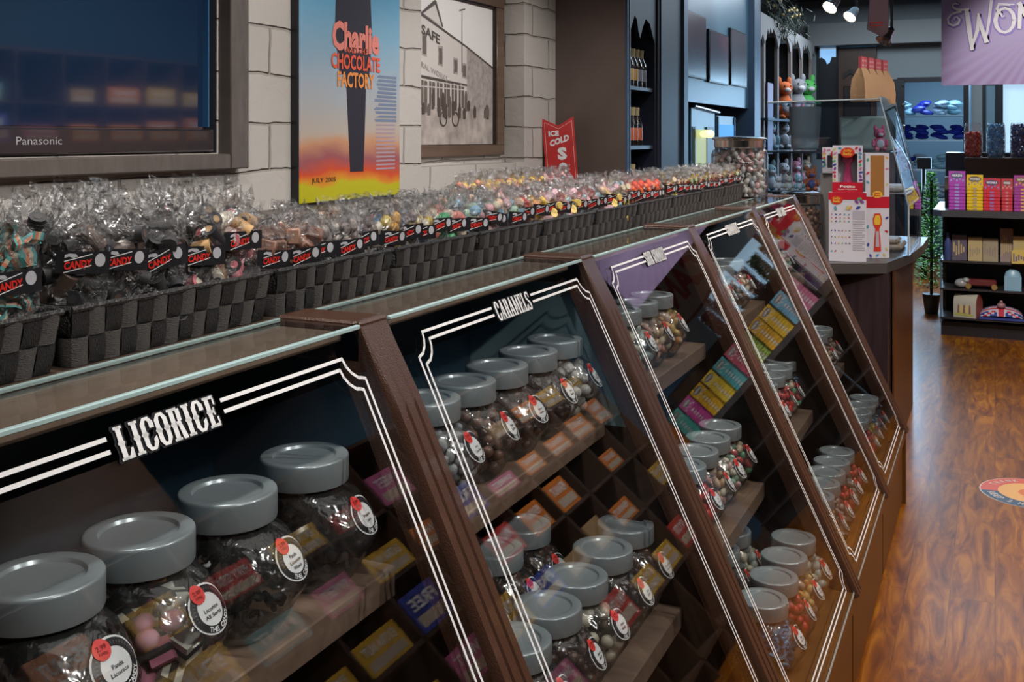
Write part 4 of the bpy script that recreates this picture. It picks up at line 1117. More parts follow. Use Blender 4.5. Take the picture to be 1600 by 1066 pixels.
add_text(ln, 'ICE', .055, .030, sf(-.028, .435), 0, .05); add_text(ln, 'COLD', .105, .035, sf(.0, .395, .28), 0, .05)
for ch, z in (('S', .325), ('O', .245), ('D', .165), ('A', .085)): add_text(ln, ch, .05, .068, sf(.01, z), 0, .06)
ln.build('sign_lettering', [mat('sign_white', (.62, .62, .64), .4), mat('sign_line', (.6, .35, .3), .4)], t, smooth=False)

# big glass jar with chrome lid at the end of the deck
def glassjar(name, label, cat, x, y, z, r, h, key, lidm=M_CHROME, sq=False, lid=True, group=None, n=130, cr=.014, kind='wrap', mats_=None, fillh=.82):
    t = thing(name, label, cat, (x, y, z), 0, group)
    mb = MB()
    prof = [(r*.86, .001), (r*.97, h*.03), (r, h*.08), (r, h*.68), (r*.96, h*.76), (r*.80, h*.80), (r*.78, h*.84)]
    if sq:
        N = 24; rings = []
        for rr, zz in prof[:-2]+[(r*.93, h*.93), (r*.86, h*.97), (r*.86, h)]:
            R = []
            for i in range(N):
                a = 2*pi*i/N; c, s = cos(a), sin(a); k = (abs(c)**5+abs(s)**5)**(-.2); R.append((rr*c*k, rr*s*k, zz))
            rings.append(R)
        mb.loft(rings, 0, True, True, False)
    else: mb.lathe(prof, 32, cap1=False)
    mb.build('glass_body', M_JAR, t)
    if lid:
        lp = [(r*.86, h*.80), (r*.90, h*.82), (r*.90, h*.93), (r*.98, h*.945), (r*.98, h*.96), (r*.88, h*.98), (r*.3, h*1.0), (.001, h*1.0)]
        MB().lathe(lp, 32, cap1=True).build('lid', lidm, t, ang=30)
    top = h*fillh
    def ins(p, m):
        if p[2] < m+.004 or p[2] > top-m*.5: return False
        if sq: return max(abs(p[0]), abs(p[1])) < r-m-.003
        return math.hypot(p[0], p[1]) < (r*.96 if p[2] < h*.7 else r*.8)-m-.003
    pts = scatter(ins, ((-r, r), (-r, r), (0, top)), cr, n*2, int(r*1000)+len(label), .03, 1.35)
    c = fill(pts, kind, cr, 3, len(mats_)).build(name+'_candy', mats_, None, (x, y, z))
    tag(c, 'candy filling the %s' % label, 'candy', None, 'stuff'); c.name = 'candy'
    return t
glassjar('cookie_jar', 'large clear jar with a shiny metal lid standing at the basket row end', 'jar', -.935, 4.24, ZT+.001, .112, .245, None,
         mats_=C('clear_wrapped', (.42, .42, .44), (.5, .48, .46), (.3, .34, .36), (.38, .36, .37), (.5, .3, .3), rough=.2), cr=.017, n=120)

# ================================================================== drinks wall on the left beyond the blocks
M_NAVY = mat('navy_gloss', (.010, .013, .028), .5)
M_BLUEPANEL = mat('blue_grey_panel', (.07, .17, .25), .35)
M_STEEL = mat('blue_steel_trim', (.07, .12, .19), .45, metal=.2)
XC = -1.804
struct(MB().box(-2.6, XC, 5.376, 5.40, 0, 2.95).build('trim_2', mat('cabinet_end_brown', (.115, .082, .072), .45, var=.12, vscale=5), smooth=False))
t = thing('bottle_cabinet', 'tall dark arched cabinet of soda bottles beyond the block wall', 'cabinet', (XC, 5.40, 0))
cb = MB()
cb.box(-.40, .0, 0, .075, 0, 2.9); cb.box(-.40, .0, .535, .565, 0, 2.9); cb.box(-.44, -.40, 0, .56, 0, 2.9)
cb.box(-.02, .0, .075, .535, 2.16, 2.9); cb.box(-.4, 0, 0, .56, 0, .8)
cb.prism([(.075, 2.16), (.075, 2.02), (.11, 2.06), (.16, 2.12), (.20, 2.10), (.23, 2.03), (.26, 2.00), (.30, 2.06), (.36, 2.12), (.44, 2.10), (.50, 2.03), (.535, 2.0), (.535, 2.16)], -.02, 0, lambda a, c, tt: (tt, a, c))
cb.build('cabinet_frame', M_NAVY, t, smooth=False)
for z in (1.08, 1.40, 1.73): MB().box(-.40, -.01, .075, .535, z-.02, z).build('shelf', mat('shelf_blue_black', (.03, .04, .055), .4), t)
MB().box(.0, .012, .0, .015, 0, 2.9).box(.0, .012, .04, .052, 0, 2.9).build('edge_moulding', M_STEEL, t)
MB().box(-.03, .012, .565, 1.06, .0, 2.86, b=.004).box(.012, .02, .60, .62, 0, 2.86).build('door', M_NAVY, t)
def bottle_mesh():
    mb = MB(); mb.lathe([(.028, 0), (.031, .006), (.031, .11), (.027, .135), (.014, .165), (.0125, .20), (.0145, .203), (.0145, .214), (.0, .215)], 16)
    return mb.mesh('glass_body', mat('bottle_dark_glass', (.015, .010, .008), .12, coat=.5))
BM = bottle_mesh()
def band(name, z0, z1, m):
    return MB().lathe([(.0315, z0), (.0318, z0+.001), (.0318, z1-.001), (.0315, z1)], 16, cap0=False, cap1=False).mesh(name, m)
LBY = band('label', .035, .10, mat('label_amber', (.55, .36, .12), .4)); LBG = band('label', .035, .10, mat('label_grey', (.25, .25, .32), .4)); LBO = band('label', .03, .10, mat('label_orange', (.5, .12, .05), .4)); LBW = band('label', .03, .10, mat('label_white', (.45, .45, .45), .4))
NK = MB().lathe([(.0142, .17), (.0135, .19), (.0150, .2), (.0150, .216), (.0, .2165)], 12).mesh('cap', mat('cap_gold', (.45, .38, .2), .4))
for sh_i, (z, bands, nm) in enumerate(((1.73, (LBY, LBY, LBY, LBG, LBG), 'top'), (1.40, (LBO, LBO, LBO, LBO), 'middle'), (1.08, (LBW, LBW, LBW), 'lowest'))):
    for r_ in range(2):
        for i in range(len(bands)):
            b_ = thing('soda_bottle', 'dark glass soda bottle, %s in the %s row of the %s cabinet shelf' % (ordinal(i), 'front' if r_ == 0 else 'back', nm), 'bottle', (XC-.05-r_*.08, 5.52+i*.078, z+.0005), 0, 'soda bottles in the dark cabinet')
            put(BM, 'glass_body', b_); put(bands[i], 'label', b_); put(NK, 'cap', b_)
# pillar, drinks bay with menu boards
struct(MB().box(XC-.35, XC+.03, 6.47, 6.56, 0, 2.95).box(XC-.35, XC+.03, 8.60, 8.84, 0, 2.95).build('trim_3', M_STEEL, smooth=False))
struct(MB().box(XC-.06, XC-.02, 6.56, 8.60, 1.68, 2.95).build('trim_4', M_BLUEPANEL, smooth=False))
struct(MB().box(XC-.7, XC-.65, 6.56, 8.60, 0, 1.68).build('wall_recess_left', M_DARKIN, smooth=False))
def board_mat(nm, top, bot):
    m, nt, p = _new(nm)
    tc = nt.nodes.new('ShaderNodeTexCoord'); s = nt.nodes.new('ShaderNodeSeparateXYZ'); nt.links.new(tc.outputs['Object'], s.inputs[0])
    n = nt.nodes.new('ShaderNodeTexNoise'); n.inputs['Scale'].default_value = 4; n.inputs['Detail'].default_value = 4; nt.links.new(tc.outputs['Object'], n.inputs['Vector'])
    a = nt.nodes.new('ShaderNodeMath'); a.operation = 'MULTIPLY_ADD'; a.inputs[1].default_value = .35; nt.links.new(n.outputs['Fac'], a.inputs[0]); nt.links.new(s.outputs[2], a.inputs[2])
    r = nt.nodes.new('ShaderNodeValToRGB'); r.color_ramp.elements[0].position = .25; r.color_ramp.elements[0].color = (*bot, 1); r.color_ramp.elements[1].position = .45; r.color_ramp.elements[1].color = (*top, 1)
    nt.links.new(a.outputs[0], r.inputs[0]); nt.links.new(r.outputs[0], p.inputs['Base Color']); p.inputs['Roughness'].default_value = .25
    return m
for i, (y0, y1, z0, z1, tp, bt, w_) in enumerate(((6.60, 7.13, 1.84, 2.27, (.10, .035, .06), (.09, .13, .17), 'leftmost, plum over blue'), (7.22, 7.80, 1.83, 2.20, (.12, .06, .09), (.06, .11, .14), 'middle one of three'), (7.88, 8.44, 1.84, 2.27, (.11, .10, .12), (.07, .12, .16), 'rightmost, grey blue'))):
    t = thing('menu_board', 'dark menu board above the drinks bay, %s' % w_, 'menu board', (XC-.018, (y0+y1)/2, z0), 0, 'menu boards above the drinks bay')
    w2 = (y1-y0)/2
    MB().box(0, .02, -w2, w2, 0, z1-z0, b=.002).build('board_back', M_BLACK, t)
    MB().box(.0205, .022, -w2+.012, w2-.012, .012, z1-z0-.012).build('printed_face', board_mat('menu_print_%d' % i, tp, bt), t, smooth=False)
t = thing('drinks_fridge', 'glass door fridge with pale green lit interior under the menu boards', 'fridge', (XC-.065, 7.32, 0))
MB().box(-.3, .0, -.33, .33, 0, 1.655, b=.005).build('fridge_body', M_BLUEPANEL, t)
MB().box(.001, .006, -.26, .26, .9, 1.50).build('lit_interior', mat('fridge_lit_green', (.3, .35, .15), .5, emit=(.5, .55, .22), estr=.45), t)
MB().box(.006, .012, .06, .26, .9, 1.52).box(.006, .012, -.28, -.25, .9, 1.52).build('door_frame', mat('fridge_frame', (.03, .05, .06), .4), t)
MB().cyl((.05, -.2, 1.47), (.05, .0, 1.47), .025, .03).build('lamp_tube', mat('fridge_lamp', (.8, .8, .5), .5, emit=(1, .95, .55), estr=.7), t)
MB().cyl((.02, -.33, 1.66), (.02, .36, 1.63), .012).build('top_rail', M_CHROME, t)
t = thing('drinks_cooler', 'small cooler with bright blue lit interior beside the green fridge', 'fridge', (XC-.065, 8.0, 0))
MB().box(-.3, .0, -.28, .28, 0, 1.61, b=.005).build('fridge_body', mat('cooler_body', (.10, .25, .36), .35), t)
MB().box(.001, .006, -.24, .24, .9, 1.54).build('lit_interior', mat('cooler_lit_blue', (.01, .1, .4), .5, emit=(.01, .22, .75), estr=.8), t)
for cy in (-.18, -.03, .10):
    dots = MB().box(.002, .005, cy-.005, cy+.005, 1.10, 1.37)
    for q in range(8): dots.sphere((.008, cy, 1.36-q*.035), (.004, .014, .011), lo=True)
    dots.build('light_strip', mat('cooler_dots', (.6, .8, 1), .5, emit=(.5, .8, 1), estr=2.5), t)
MB().box(.01, .014, .05, .13, 1.12, 1.22).build('note', M_PAPER, t)
MB().box(.001, .010, -.28, -.255, .9, 1.6).box(.001, .010, .255, .28, .9, 1.6).build('door_edge', M_STEEL, t)

# plush wall: posts under a snow-shaped valance
M_POST = mat('post_grey', (.26, .22, .20), .5); M_SNOW = mat('snow_grey_board', (.3, .3, .3), .6)
ys = [8.9, 9.166, 9.786, 10.487, 11.126, 11.75]
t = thing('plush_shelving', 'tall dark shelving with grey posts under a jagged snow board', 'shelving', (XC, 8.9, 0))
for y in ys[1:]: MB().box(-.03, .0, y-8.9-.035, y-8.9+.035, 0, 2.36).build('post', M_POST, t)
for y in ys[1:]: MB().box(-.40, -.031, y-8.9-.01, y-8.9+.01, 0, 2.36).build('divider', mat('shelving_divider', (.007, .006, .006), .6), t, smooth=False)
MB().box(-.45, -.40, 0, 2.9, 0, 2.9).build('back_panel', mat('shelving_back', (.008, .006, .006), .5), t)
pts = [(0, 2.50), (0, 2.26)]
rn = random.Random(9); y = 0
while y < 2.85:
    for dy, dz in ((.10, -.03), (.17, -.10-rn.random()*.03), (.25, -.06), (.30, .03), (.36, -.02), (.42, .05), (.48, .0), (.56, .05)):
        if y+dy < 2.88: pts.append((y+dy, 2.36+dz))
    y += .62
pts += [(2.88, 2.33), (2.88, 2.46)]
MB().prism(pts, 0, .02, lambda a, c, tt: (tt, a, c)).build('snow_valance', M_SNOW, t, smooth=False)
for z in (.5, .95, 1.33, 1.61): MB().box(-.40, .06, .1, 2.85, z-.02, z).build('shelf', M_DARKIN, t)
tag(MB().box(-.01, .0, 0, .24, 0, .62).build('hanging_card', mat('card_mauve', (.3, .27, .42), .5), None, (XC+.02, 9.20, 1.30)), 'pale mauve card hanging at the left of the plush shelving', 'card')
gar = MB(); rn = random.Random(3)
for q in range(900):
    u = rn.random(); c = Vector((XC+.05+rn.gauss(0, .06), 8.85+u*1.7, 2.60+.10*sin(u*9)+rn.gauss(0, .05)-.12*u))
    d = Vector((rn.gauss(0, 1), rn.gauss(0, 1), rn.gauss(0, .9))).normalized()*.10
    s_ = d.cross(Vector((0, 0, 1))).normalized()*.006
    gar.add([tuple(c-s_), tuple(c+s_), tuple(c+d)], [(0, 1, 2)], 0)
gt = thing('pine_garland', 'dark green pine garland over the plush shelving', 'garland', (0, 0, 0))
gar.build('needles', mat('pine_dark', (.03, .045, .03), .6), gt, smooth=False)
gb = MB()
for q in range(16): gb.sphere((XC+.10+rn.gauss(0, .03), 8.9+q*.1, 2.60+rn.gauss(0, .04)), .014, lo=True)
gb.build('berries', mat('berry_gold', (.5, .35, .12), .3), gt)

# plush toys
def plush(x, y, z, c1, c2, label, s=1.0, rz=0.0, tall=False):
    t = thing('plush_toy', label, 'toy', (x, y, z), rz, 'small plush toys')
    m1 = mat('plush_%02d%02d%02d' % tuple(int(q*99) for q in c1), c1, .8, bump=.5, bscale=120); m2 = mat('plush_%02d%02d%02d' % tuple(int(q*99) for q in c2), c2, .8)
    b = MB(); h = 1.3 if tall else 1
    b.sphere((0, 0, .055*s*h), (.045*s, .048*s, .058*s*h)); b.sphere((.03*s, -.03*s, .015*s), (.03*s, .018*s, .016*s)); b.sphere((.03*s, .03*s, .015*s), (.03*s, .018*s, .016*s))
    b.sphere((.02*s, -.05*s, .06*s*h), (.015*s, .014*s, .032*s)); b.sphere((.02*s, .05*s, .06*s*h), (.015*s, .014*s, .032*s))
    b.build('body', m1, t)
    hd = MB(); hz = .135*s*h
    hd.sphere((.005*s, 0, hz), (.042*s, .045*s, .040*s)); hd.sphere((0, -.03*s, hz+.042*s), (.010*s, .014*s, .024*s)); hd.sphere((0, .03*s, hz+.042*s), (.010*s, .014*s, .024*s))
    hd.build('head', m1, t)
    MB().sphere((.040*s, 0, hz-.010*s), (.016*s, .020*s, .014*s)).sphere((.035*s, 0, .055*s*h), (.014*s, .03*s, .036*s)).build('muzzle', m2, t)
    MB().sphere((.040*s, -.018*s, hz+.012*s), .005*s, lo=True).sphere((.040*s, .018*s, hz+.012*s), .005*s, lo=True).build('eyes', M_BLACK, t)
    return t
OR = (.65, .15, .04); WH = (.6, .6, .62); GR = (.1, .5, .12); PK = (.65, .25, .32); GY = (.3, .3, .32); LB = (.3, .5, .55); BG = (.5, .4, .28)
pl = [(10.2, 1.40, OR, WH, 'orange plush with pointed ears, leftmost above the glass showcase', 1.7), (10.95, 1.40, GY, WH, 'black and grey plush second from left above the showcase', 2.0), (11.55, 1.40, GR, WH, 'bright green plush above the glass showcase', 2.1)]
for i, (y, z, a, b_, lb, s) in enumerate(pl): plush(XC-.02, y, 1.6105, a, b_, lb, s, -.9, True)
k = 0
for z, zz in ((1.334, 0), (.955, 1), (.505, 2)):
    for i, (y, a, b_, nm) in enumerate(((9.50, LB, WH, 'pale teal'), (10.15, WH, GY, 'white'), (10.85, PK, WH, 'pink'), (11.45, BG, WH, 'beige'))):
        plush(XC-.03, y, z, a, b_, '%s plush on the %s shelf of the dark plush shelving, seen through glass' % (nm, ('upper', 'middle', 'lower')[zz]), 1.45, -.9)

# ================================================================== checkout counter
M_CTOP = mat('counter_top_grey', (.055, .05, .048), .38)
M_CBODY = wood('counter_dark_wood', (.022, .013, .018), (.04, .024, .026), .35, scale=(14, 14, 1))
t = thing('checkout_counter', 'dark wooden checkout counter with grey top beyond the candy cases', 'counter', (0, 0, 0))
MB().prism([(-1.6, 4.72), (-.42, 4.80), (-.42, 4.90), (-.415, 6.1), (-1.6, 6.1)], 0.0, .86, lambda a, c, tt: (a, c, tt)).build('counter_body', M_CBODY, t, smooth=False)
MB().prism([(-.412, 4.93), (-.405, 4.93), (-.405, 6.1), (-.412, 6.1)], 0.0, .86, lambda a, c, tt: (a, c, tt)).build('side_panel', wood('counter_side_brown', (.07, .025, .008), (.12, .05, .015), .35, scale=(14, 14, 1)), t, smooth=False)
MB().prism([(-1.65, 4.66), (-.66, 4.68), (-.425, 4.80), (-.35, 5.30), (-.33, 5.68), (-.33, 6.15), (-1.65, 6.15)], .86, .905, lambda a, c, tt: (a, c, tt)).build('counter_top', M_CTOP, t, smooth=False)
# glass showcase on it
t = thing('glass_showcase', 'clear glass showcase with slanted customer side standing on the checkout counter', 'showcase', (0, 0, .906))
M_SG = clear('showcase_glass', (.86, .92, .98), .0, 1.5, add=.05)
x0, x1, xt = -1.0, -.36, -.485; z0 = .906
def gl(poly, nm, th=.006): pass
g = MB(); g.prism([(x0, 0), (x1, 0), (x1, .225), (xt, .725), (x0, .71)], 5.15, 5.156, lambda a, c, tt: (a, tt, c)).build('front_pane', M_SG, t, smooth=False)
g = MB(); g.box(x0, xt, 5.157, 5.95, .704, .71); g.build('top_pane', M_SG, t, smooth=False)
g = MB(); g.prism([(x1, .225), (x1+.006, .225), (xt+.006, .732), (xt, .732)], 5.14, 5.95, lambda a, c, tt: (a, tt, c)); g.build('slanted_pane', M_SG, t, smooth=False)
g = MB(); g.box(x1, x1+.006, 5.15, 5.95, 0, .225); g.build('lower_pane', M_SG, t, smooth=False)
M_GE = mat('showcase_edge', (.45, .52, .55), .2)
ge = MB(); ge.cyl((x0, 5.15, .71), (xt, 5.15, .72), .004).cyl((xt, 5.145, .725), (x1, 5.145, .225), .004).cyl((x1, 5.145, .225), (x1, 5.145, 0), .004).cyl((xt, 5.95, .725), (x1, 5.95, .225), .004).cyl((x1, 5.95, .225), (x1, 5.95, 0), .004).cyl((xt, 5.15, .728), (xt, 5.95, .728), .004).cyl((x1, 5.15, .225), (x1, 5.95, .225), .003)
ge.build('polished_edge', M_GE, t)
MB().box(x0, x1-.08, 5.16, 5.9, .468, .474).build('glass_shelf', M_SG, t, smooth=False)
MB().box(x0, x1-.05, 5.16, 5.165, .466, .474).box(x0, x1-.01, 5.16, 5.165, .265, .28).build('shelf_edge', mat('shelf_edge_dark', (.02, .03, .035), .3), t)
MB().box(x0, x1-.01, 5.17, 5.9, .265, .278).build('lower_shelf', mat('tray_shelf', (.25, .22, .2), .3), t)
# things inside the showcase
tag(MB().box(-.17, .12, 0, .3, 0, .028, b=.01).box(-.14, .10, .03, .25, .028, .05, b=.012).build('fudge_slab', mat('fudge_tan', (.5, .33, .2), .5, var=.2), None, (-.52, 5.30, .908)), 'tan fudge slab on the floor of the glass showcase', 'fudge')
tag(MB().box(-.17, .12, 0, .3, 0, .03, b=.01).build('fudge_slab', mat('fudge_cream', (.55, .45, .36), .5, var=.2), None, (-.52, 5.30, 1.186)), 'cream fudge slab on the middle shelf of the glass showcase', 'fudge')
tag(MB().box(-.12, .12, -.1, .1, 0, .17, b=.01).build('tub', mat('tub_green_white', (.36, .42, .36), .5), None, (-.585, 5.55, 1.382)), 'pale green tub on the top shelf of the glass showcase', 'tub')
tag(MB().lathe([(.06, 0), (.075, .1), (.08, .22), (.074, .22), (.068, .01)], 20, cap1=False).build('cup', mat('cup_grey', (.3, .33, .33), .4), None, (-.88, 5.5, 1.382)), 'grey round tub at the left on the top showcase shelf', 'tub')
plush(-.50, 5.28, 1.382, (.7, .15, .25), WH, 'small pink and red plush inside the top of the showcase', .62, -1.2)
plush(-.82, 5.30, 1.186, OR, (.1, .1, .3), 'orange plush with blue muzzle on the lower showcase shelf', .62, -1.2)
for i, (x, c, nm) in enumerate(((-.965, WH, 'white'), (-.915, (.55, .5, .4), 'cream'), (-.865, LB, 'pale teal'))): plush(x, 5.24, 1.186, c, WH, 'small %s plush at the left end of the lower showcase shelf' % nm, .42, -1.2)
# brown paper bags on top
for i in range(4):
    x = -.585+i*.024; y = 5.36+i*.10
    t = thing('paper_bag', 'brown paper bag with pink header, %s in the line on the showcase' % ('leftmost' if i == 0 else 'rightmost' if i == 3 else ordinal(i)+' from left'), 'paper bag', (x, y, 1.6165), 1.25, 'brown paper bags on the glass showcase')
    b_ = MB(); rg = []
    for z, w_, d_ in ((0, .052, .036), (.05, .054, .038), (.11, .050, .032), (.15, .036, .015), (.175, .026, .005)):
        rg.append([(-w_, -d_, z), (0, -d_*1.12, z), (w_, -d_, z), (w_*.9, 0, z), (w_, d_, z), (0, d_*1.12, z), (-w_, d_, z), (-w_*.9, 0, z)])
    b_.loft(rg); b_.build('bag_body', mat('kraft_paper', (.46, .28, .15), .65, bump=.3, bscale=40), t, ang=20)
    hd = MB().box(-.028, .028, -.008, .008, .165, .222)
    for q in range(8): hd.sphere((-.02+.013*(q % 4), -.009, .18+.022*(q//4)), (.004, .001, .006), 1, lo=True)
    hd.build('header_card', [mat('header_pink', (.55, .10, .12), .5), mat('header_dots', (.65, .45, .45), .5)], t)
# jelly bean boxes
M_BOXW = mat('box_white', (.62, .60, .66), .4); JB_COL = [(.05, .06, .3), (.5, .04, .06), (.55, .2, .3), (.1, .35, .15), (.6, .35, .08), (.2, .05, .25), (.1, .3, .4), (.55, .5, .2)]
JM = [mat('bean_print_%d' % i, c, .35) for i, c in enumerate(JB_COL)]
def beans(mb, pts, rnd, y=-.0008, s=1.0, base=1):
    for (x, z) in pts:
        a = rnd.uniform(0, 3); n = 8; r = .0065*s
        V = []
        for i in range(n):
            px, pz = r*1.35*cos(2*pi*i/n), r*.8*sin(2*pi*i/n)
            V.append((x+px*cos(a)-pz*sin(a), y, z+px*sin(a)+pz*cos(a)))
        mb.add(V, [tuple(range(n))], base+rnd.randrange(8))
def logo(mb, cx, cz, s, y, m0, m1):
    n = 16
    mb.add([(cx+1.35*s*cos(2*pi*i/n), y, cz+s*sin(2*pi*i/n)) for i in range(n)], [tuple(range(n))], m0)
    add_text(mb, 'Jelly', 1.7*s, .62*s, lambda a, c: (cx+a, y-.0006, cz+c+.32*s), m1, .03)
    add_text(mb, 'Belly', 1.7*s, .62*s, lambda a, c: (cx+a, y-.0006, cz+c-.36*s), m1, .03)
M_LOGOR = mat('logo_red', (.6, .04, .02), .4); M_LOGOY = mat('logo_yellow', (.75, .45, .04), .4); M_RB = mat('box_red_band', (.50, .012, .03), .35)
rnd = random.Random(21)
def windowbox(x, y, z, label, w=.125, h=.30, d=.10, rz=.12, petite=True, inner=(.30, .03, .10)):
    t = thing('jelly_bean_box', label, 'box', (x, y, z), rz, 'jelly bean machine boxes on the checkout counter')
    b_ = MB(); b_.box(-w/2, -w/2+.022, 0, d, 0, h); b_.box(w/2-.022, w/2, 0, d, 0, h); b_.box(-w/2+.022, w/2-.022, 0, d, h-.035, h); b_.box(-w/2+.022, w/2-.022, 0, d, 0, h*.20); b_.box(-w/2+.022, w/2-.022, d-.01, d, h*.2, h-.03)
    b_.build('carton', M_BOXW, t, smooth=False)
    pr = MB()
    if petite:
        pr.box(-w/2-.001, w/2+.001, -.0015, -.0004, 0.0, h*.22, 0)
        add_text(pr, 'Petite', w*.5, h*.055, lambda a, c: (a, -.0022, h*.13+c), 10, .02); add_text(pr, 'Bean Machine', w*.62, h*.026, lambda a, c: (a, -.0022, h*.07+c), 10, 0)
    pts = []
    for q in range(9): pts += [(-w/2+.008, h*.27+q*h*.08), (w/2-.009, h*.27+q*h*.08)]
    pts += [(-w*.28, h-.012), (w*.28, h-.012)]
    pts = [(a+rnd.uniform(-.002, .003), c) for a, c in pts]
    beans(pr, pts, rnd, -.0010)
    logo(pr, 0, h-.030, .022, -.0020, 9, 11)
    pr.build('printing', [M_RB]+JM+[M_LOGOR, M_WHITE, M_LOGOY], t, smooth=False)
    ks = h*.74/.21; mc = MB().lathe([(min(r_, .04)*min(1, ks*1.1), z_*ks) for r_, z_ in ((.030, 0), (.026, .02), (.016, .10), (.020, .12), (.034, .14), (.036, .17), (.024, .20), (.0, .21))], 16, c=(0, d*.5, h*.2)); mc.build('machine_inside', mat('machine_%02d' % int(inner[0]*99), inner, .25, coat=.5), t)
    return t
windowbox(-.585, 4.79, .9065+.30, 'jelly bean box with a red window machine, standing on the white printed box', h=.205, d=.09)
windowbox(-.645, 4.92, .9065+.38, 'small jelly bean box with violet window, highest of the stack', w=.13, h=.115, d=.08, petite=False, inner=(.25, .2, .5))
tag(MB().box(-.10, .03, 0, .10, 0, .378).build('carton_stack', mat('carton_grey', (.3, .28, .27), .5), None, (-.62, 4.925, .9062)), 'plain grey carton behind the printed jelly bean boxes', 'box')
t = thing('jelly_bean_box', 'tall white printed back of a jelly bean box at the counter corner', 'box', (-.585, 4.785, .9062), .12, 'jelly bean machine boxes on the checkout counter')
MB().box(-.078, .078, 0, .10, 0, .2995).build('carton', M_BOXW, t, smooth=False)
pr = MB(); pr.box(-.079, .079, -.0012, -.0004, .270, .2995, 0)
logo(pr, -.045, .268, .019, -.0022, 9, 11)
beans(pr, [(.05, .275), (.06, .262), (.038, .262), (-.05, .232), (.0, .235), (.012, .234), (.045, .236)], rnd, -.0024, 1.2)
for r_ in range(3):
    for c_ in range(5): beans(pr, [(-.066+c_*.018, .205-r_*.015)], rnd, -.001, .55)
for r_ in range(3):
    for c_ in range(6): beans(pr, [(-.066+c_*.015, .135-r_*.028)], rnd, -.001, .5)
beans(pr, [(-.066, .045), (-.05, .045), (-.02, .045)], rnd, -.001, .6)
pr.box(.022, .072, -.0009, -.0005, .185, .222, 12); 
for q in range(14): pr.box(.022, .072-.01*(q % 3 == 2), -.0009, -.0005, .05+q*.0095, .054+q*.0095, 12)
pr.build('printing', [M_RB]+JM+[M_LOGOR, M_WHITE, M_LOGOY, mat('print_grey', (.42, .40, .46), .5)], t, smooth=False)
t = thing('jelly_bean_box', 'narrow white jelly bean machine box right of the printed box', 'box', (-.480, 4.98, .9062), .35, 'jelly bean machine boxes on the checkout counter')
MB().box(-.052, .052, 0, .12, 0, .47).build('carton', M_BOXW, t, smooth=False)
pr = MB(); pr.box(-.0525, .0525, -.0012, -.0003, .225, .275, 0); pr.box(-.030, .030, -.0010, -.0003, .28, .46, 13); logo(pr, .0, .285, .016, -.0024, 11, 9)
pr.prism([(-.016, .03), (.016, .03), (.013, .09), (.008, .13), (.018, .15), (.02, .175), (.012, .2), (-.012, .2), (-.02, .175), (-.018, .15), (-.008, .13), (-.013, .09)], 0, .0008, lambda a, c, tt: (a, -.0018+tt, c), 9)
pr.prism([(-.012, .15), (.012, .15), (.015, .17), (.009, .192), (-.009, .192), (-.015, .17)], 0, .0008, lambda a, c, tt: (a, -.0026+tt, c), 11)
pr.prism([(-.008, .05), (.008, .05), (.006, .12), (-.006, .12)], 0, .0008, lambda a, c, tt: (a, -.0026+tt, c), 12)
beans(pr, [(-.04, .06), (.04, .04), (-.042, .14), (.04, .12), (.042, .18), (-.03, .01), (.0, .012), (.03, .014), (-.042, .34), (.042, .33), (-.042, .38), (.042, .40), (-.042, .44), (.042, .45)], rnd, -.0012)
pr.build('printing', [M_RB]+JM+[M_LOGOR, M_WHITE, M_LOGOY, mat('print_grey', (.42, .40, .46), .5), mat('window_amber', (.35, .16, .05), .25)], t, smooth=False)
# big nut jar left of the boxes
glassjar('nut_jar', 'wide glass jar of brown nuts with metal lid on the checkout counter', 'jar', -.80, 4.90, .9065, .095, .30, None, mats_=C('nuts', (.20, .09, .035), (.13, .055, .02), rough=.5), cr=.013, n=260, kind='bean', fillh=.78)

# ================================================================== island display
M_ISL = mat('island_black', (.012, .010, .012), .4); M_ISLT = mat('island_top_grey', (.05, .05, .055), .3)
t = thing('island_display', 'dark tiered island display of boxed candy at the end of the aisle', 'display', (0, 8.35, 0))
ib = MB(); ib.box(-.36, 2.0, -.02, .7, 0, .10); ib.box(-.36, -.335, .25, .6, .1, .93); ib.box(1.96, 2.0, -.0, .6, .1, .93); ib.box(-.34, 1.98, .42, .6, .1, .93)
ib.build('display_body', M_ISL, t, smooth=False)
MB().prism([(-.40, -.32), (-.34, -.38), (2.05, -.38), (2.05, .7), (-.40, .7)], .89, .935, lambda a, c, tt: (a, c, tt)).build('upper_top', M_ISLT, t, smooth=False)
for z in (.145, .355, .555): MB().box(-.365, 1.98, -.10, .42, z-.014, z).build('shelf', mat('island_shelf', (.03, .028, .03), .3), t)
MB().box(-.362, -.352, -.095, -.085, .10, .57).box(.62, .63, -.095, -.085, .10, .57).build('upright', M_STEEL, t)
MB().box(-.335, 1.9, -.02, .6, .935, 1.155).build('riser', wood('riser_brown', (.05, .025, .012), (.08, .04, .02), .5), t, smooth=False)
MB().box(-.34, 1.95, .25, .66, 1.155, 1.33).build('rear_ledge', M_ISLT, t, smooth=False)
tag(MB().box(0, 1.95, -.12, .14, 0, .142, b=.003).box(0, 1.95, -.115, .135, -.0, .01).build('wooden_riser', wood('crate_brown', (.055, .028, .014), (.085, .042, .02), .5), None, (-.205, 8.49, 1.156)), 'brown wooden riser under the square candy jars of the island', 'riser')
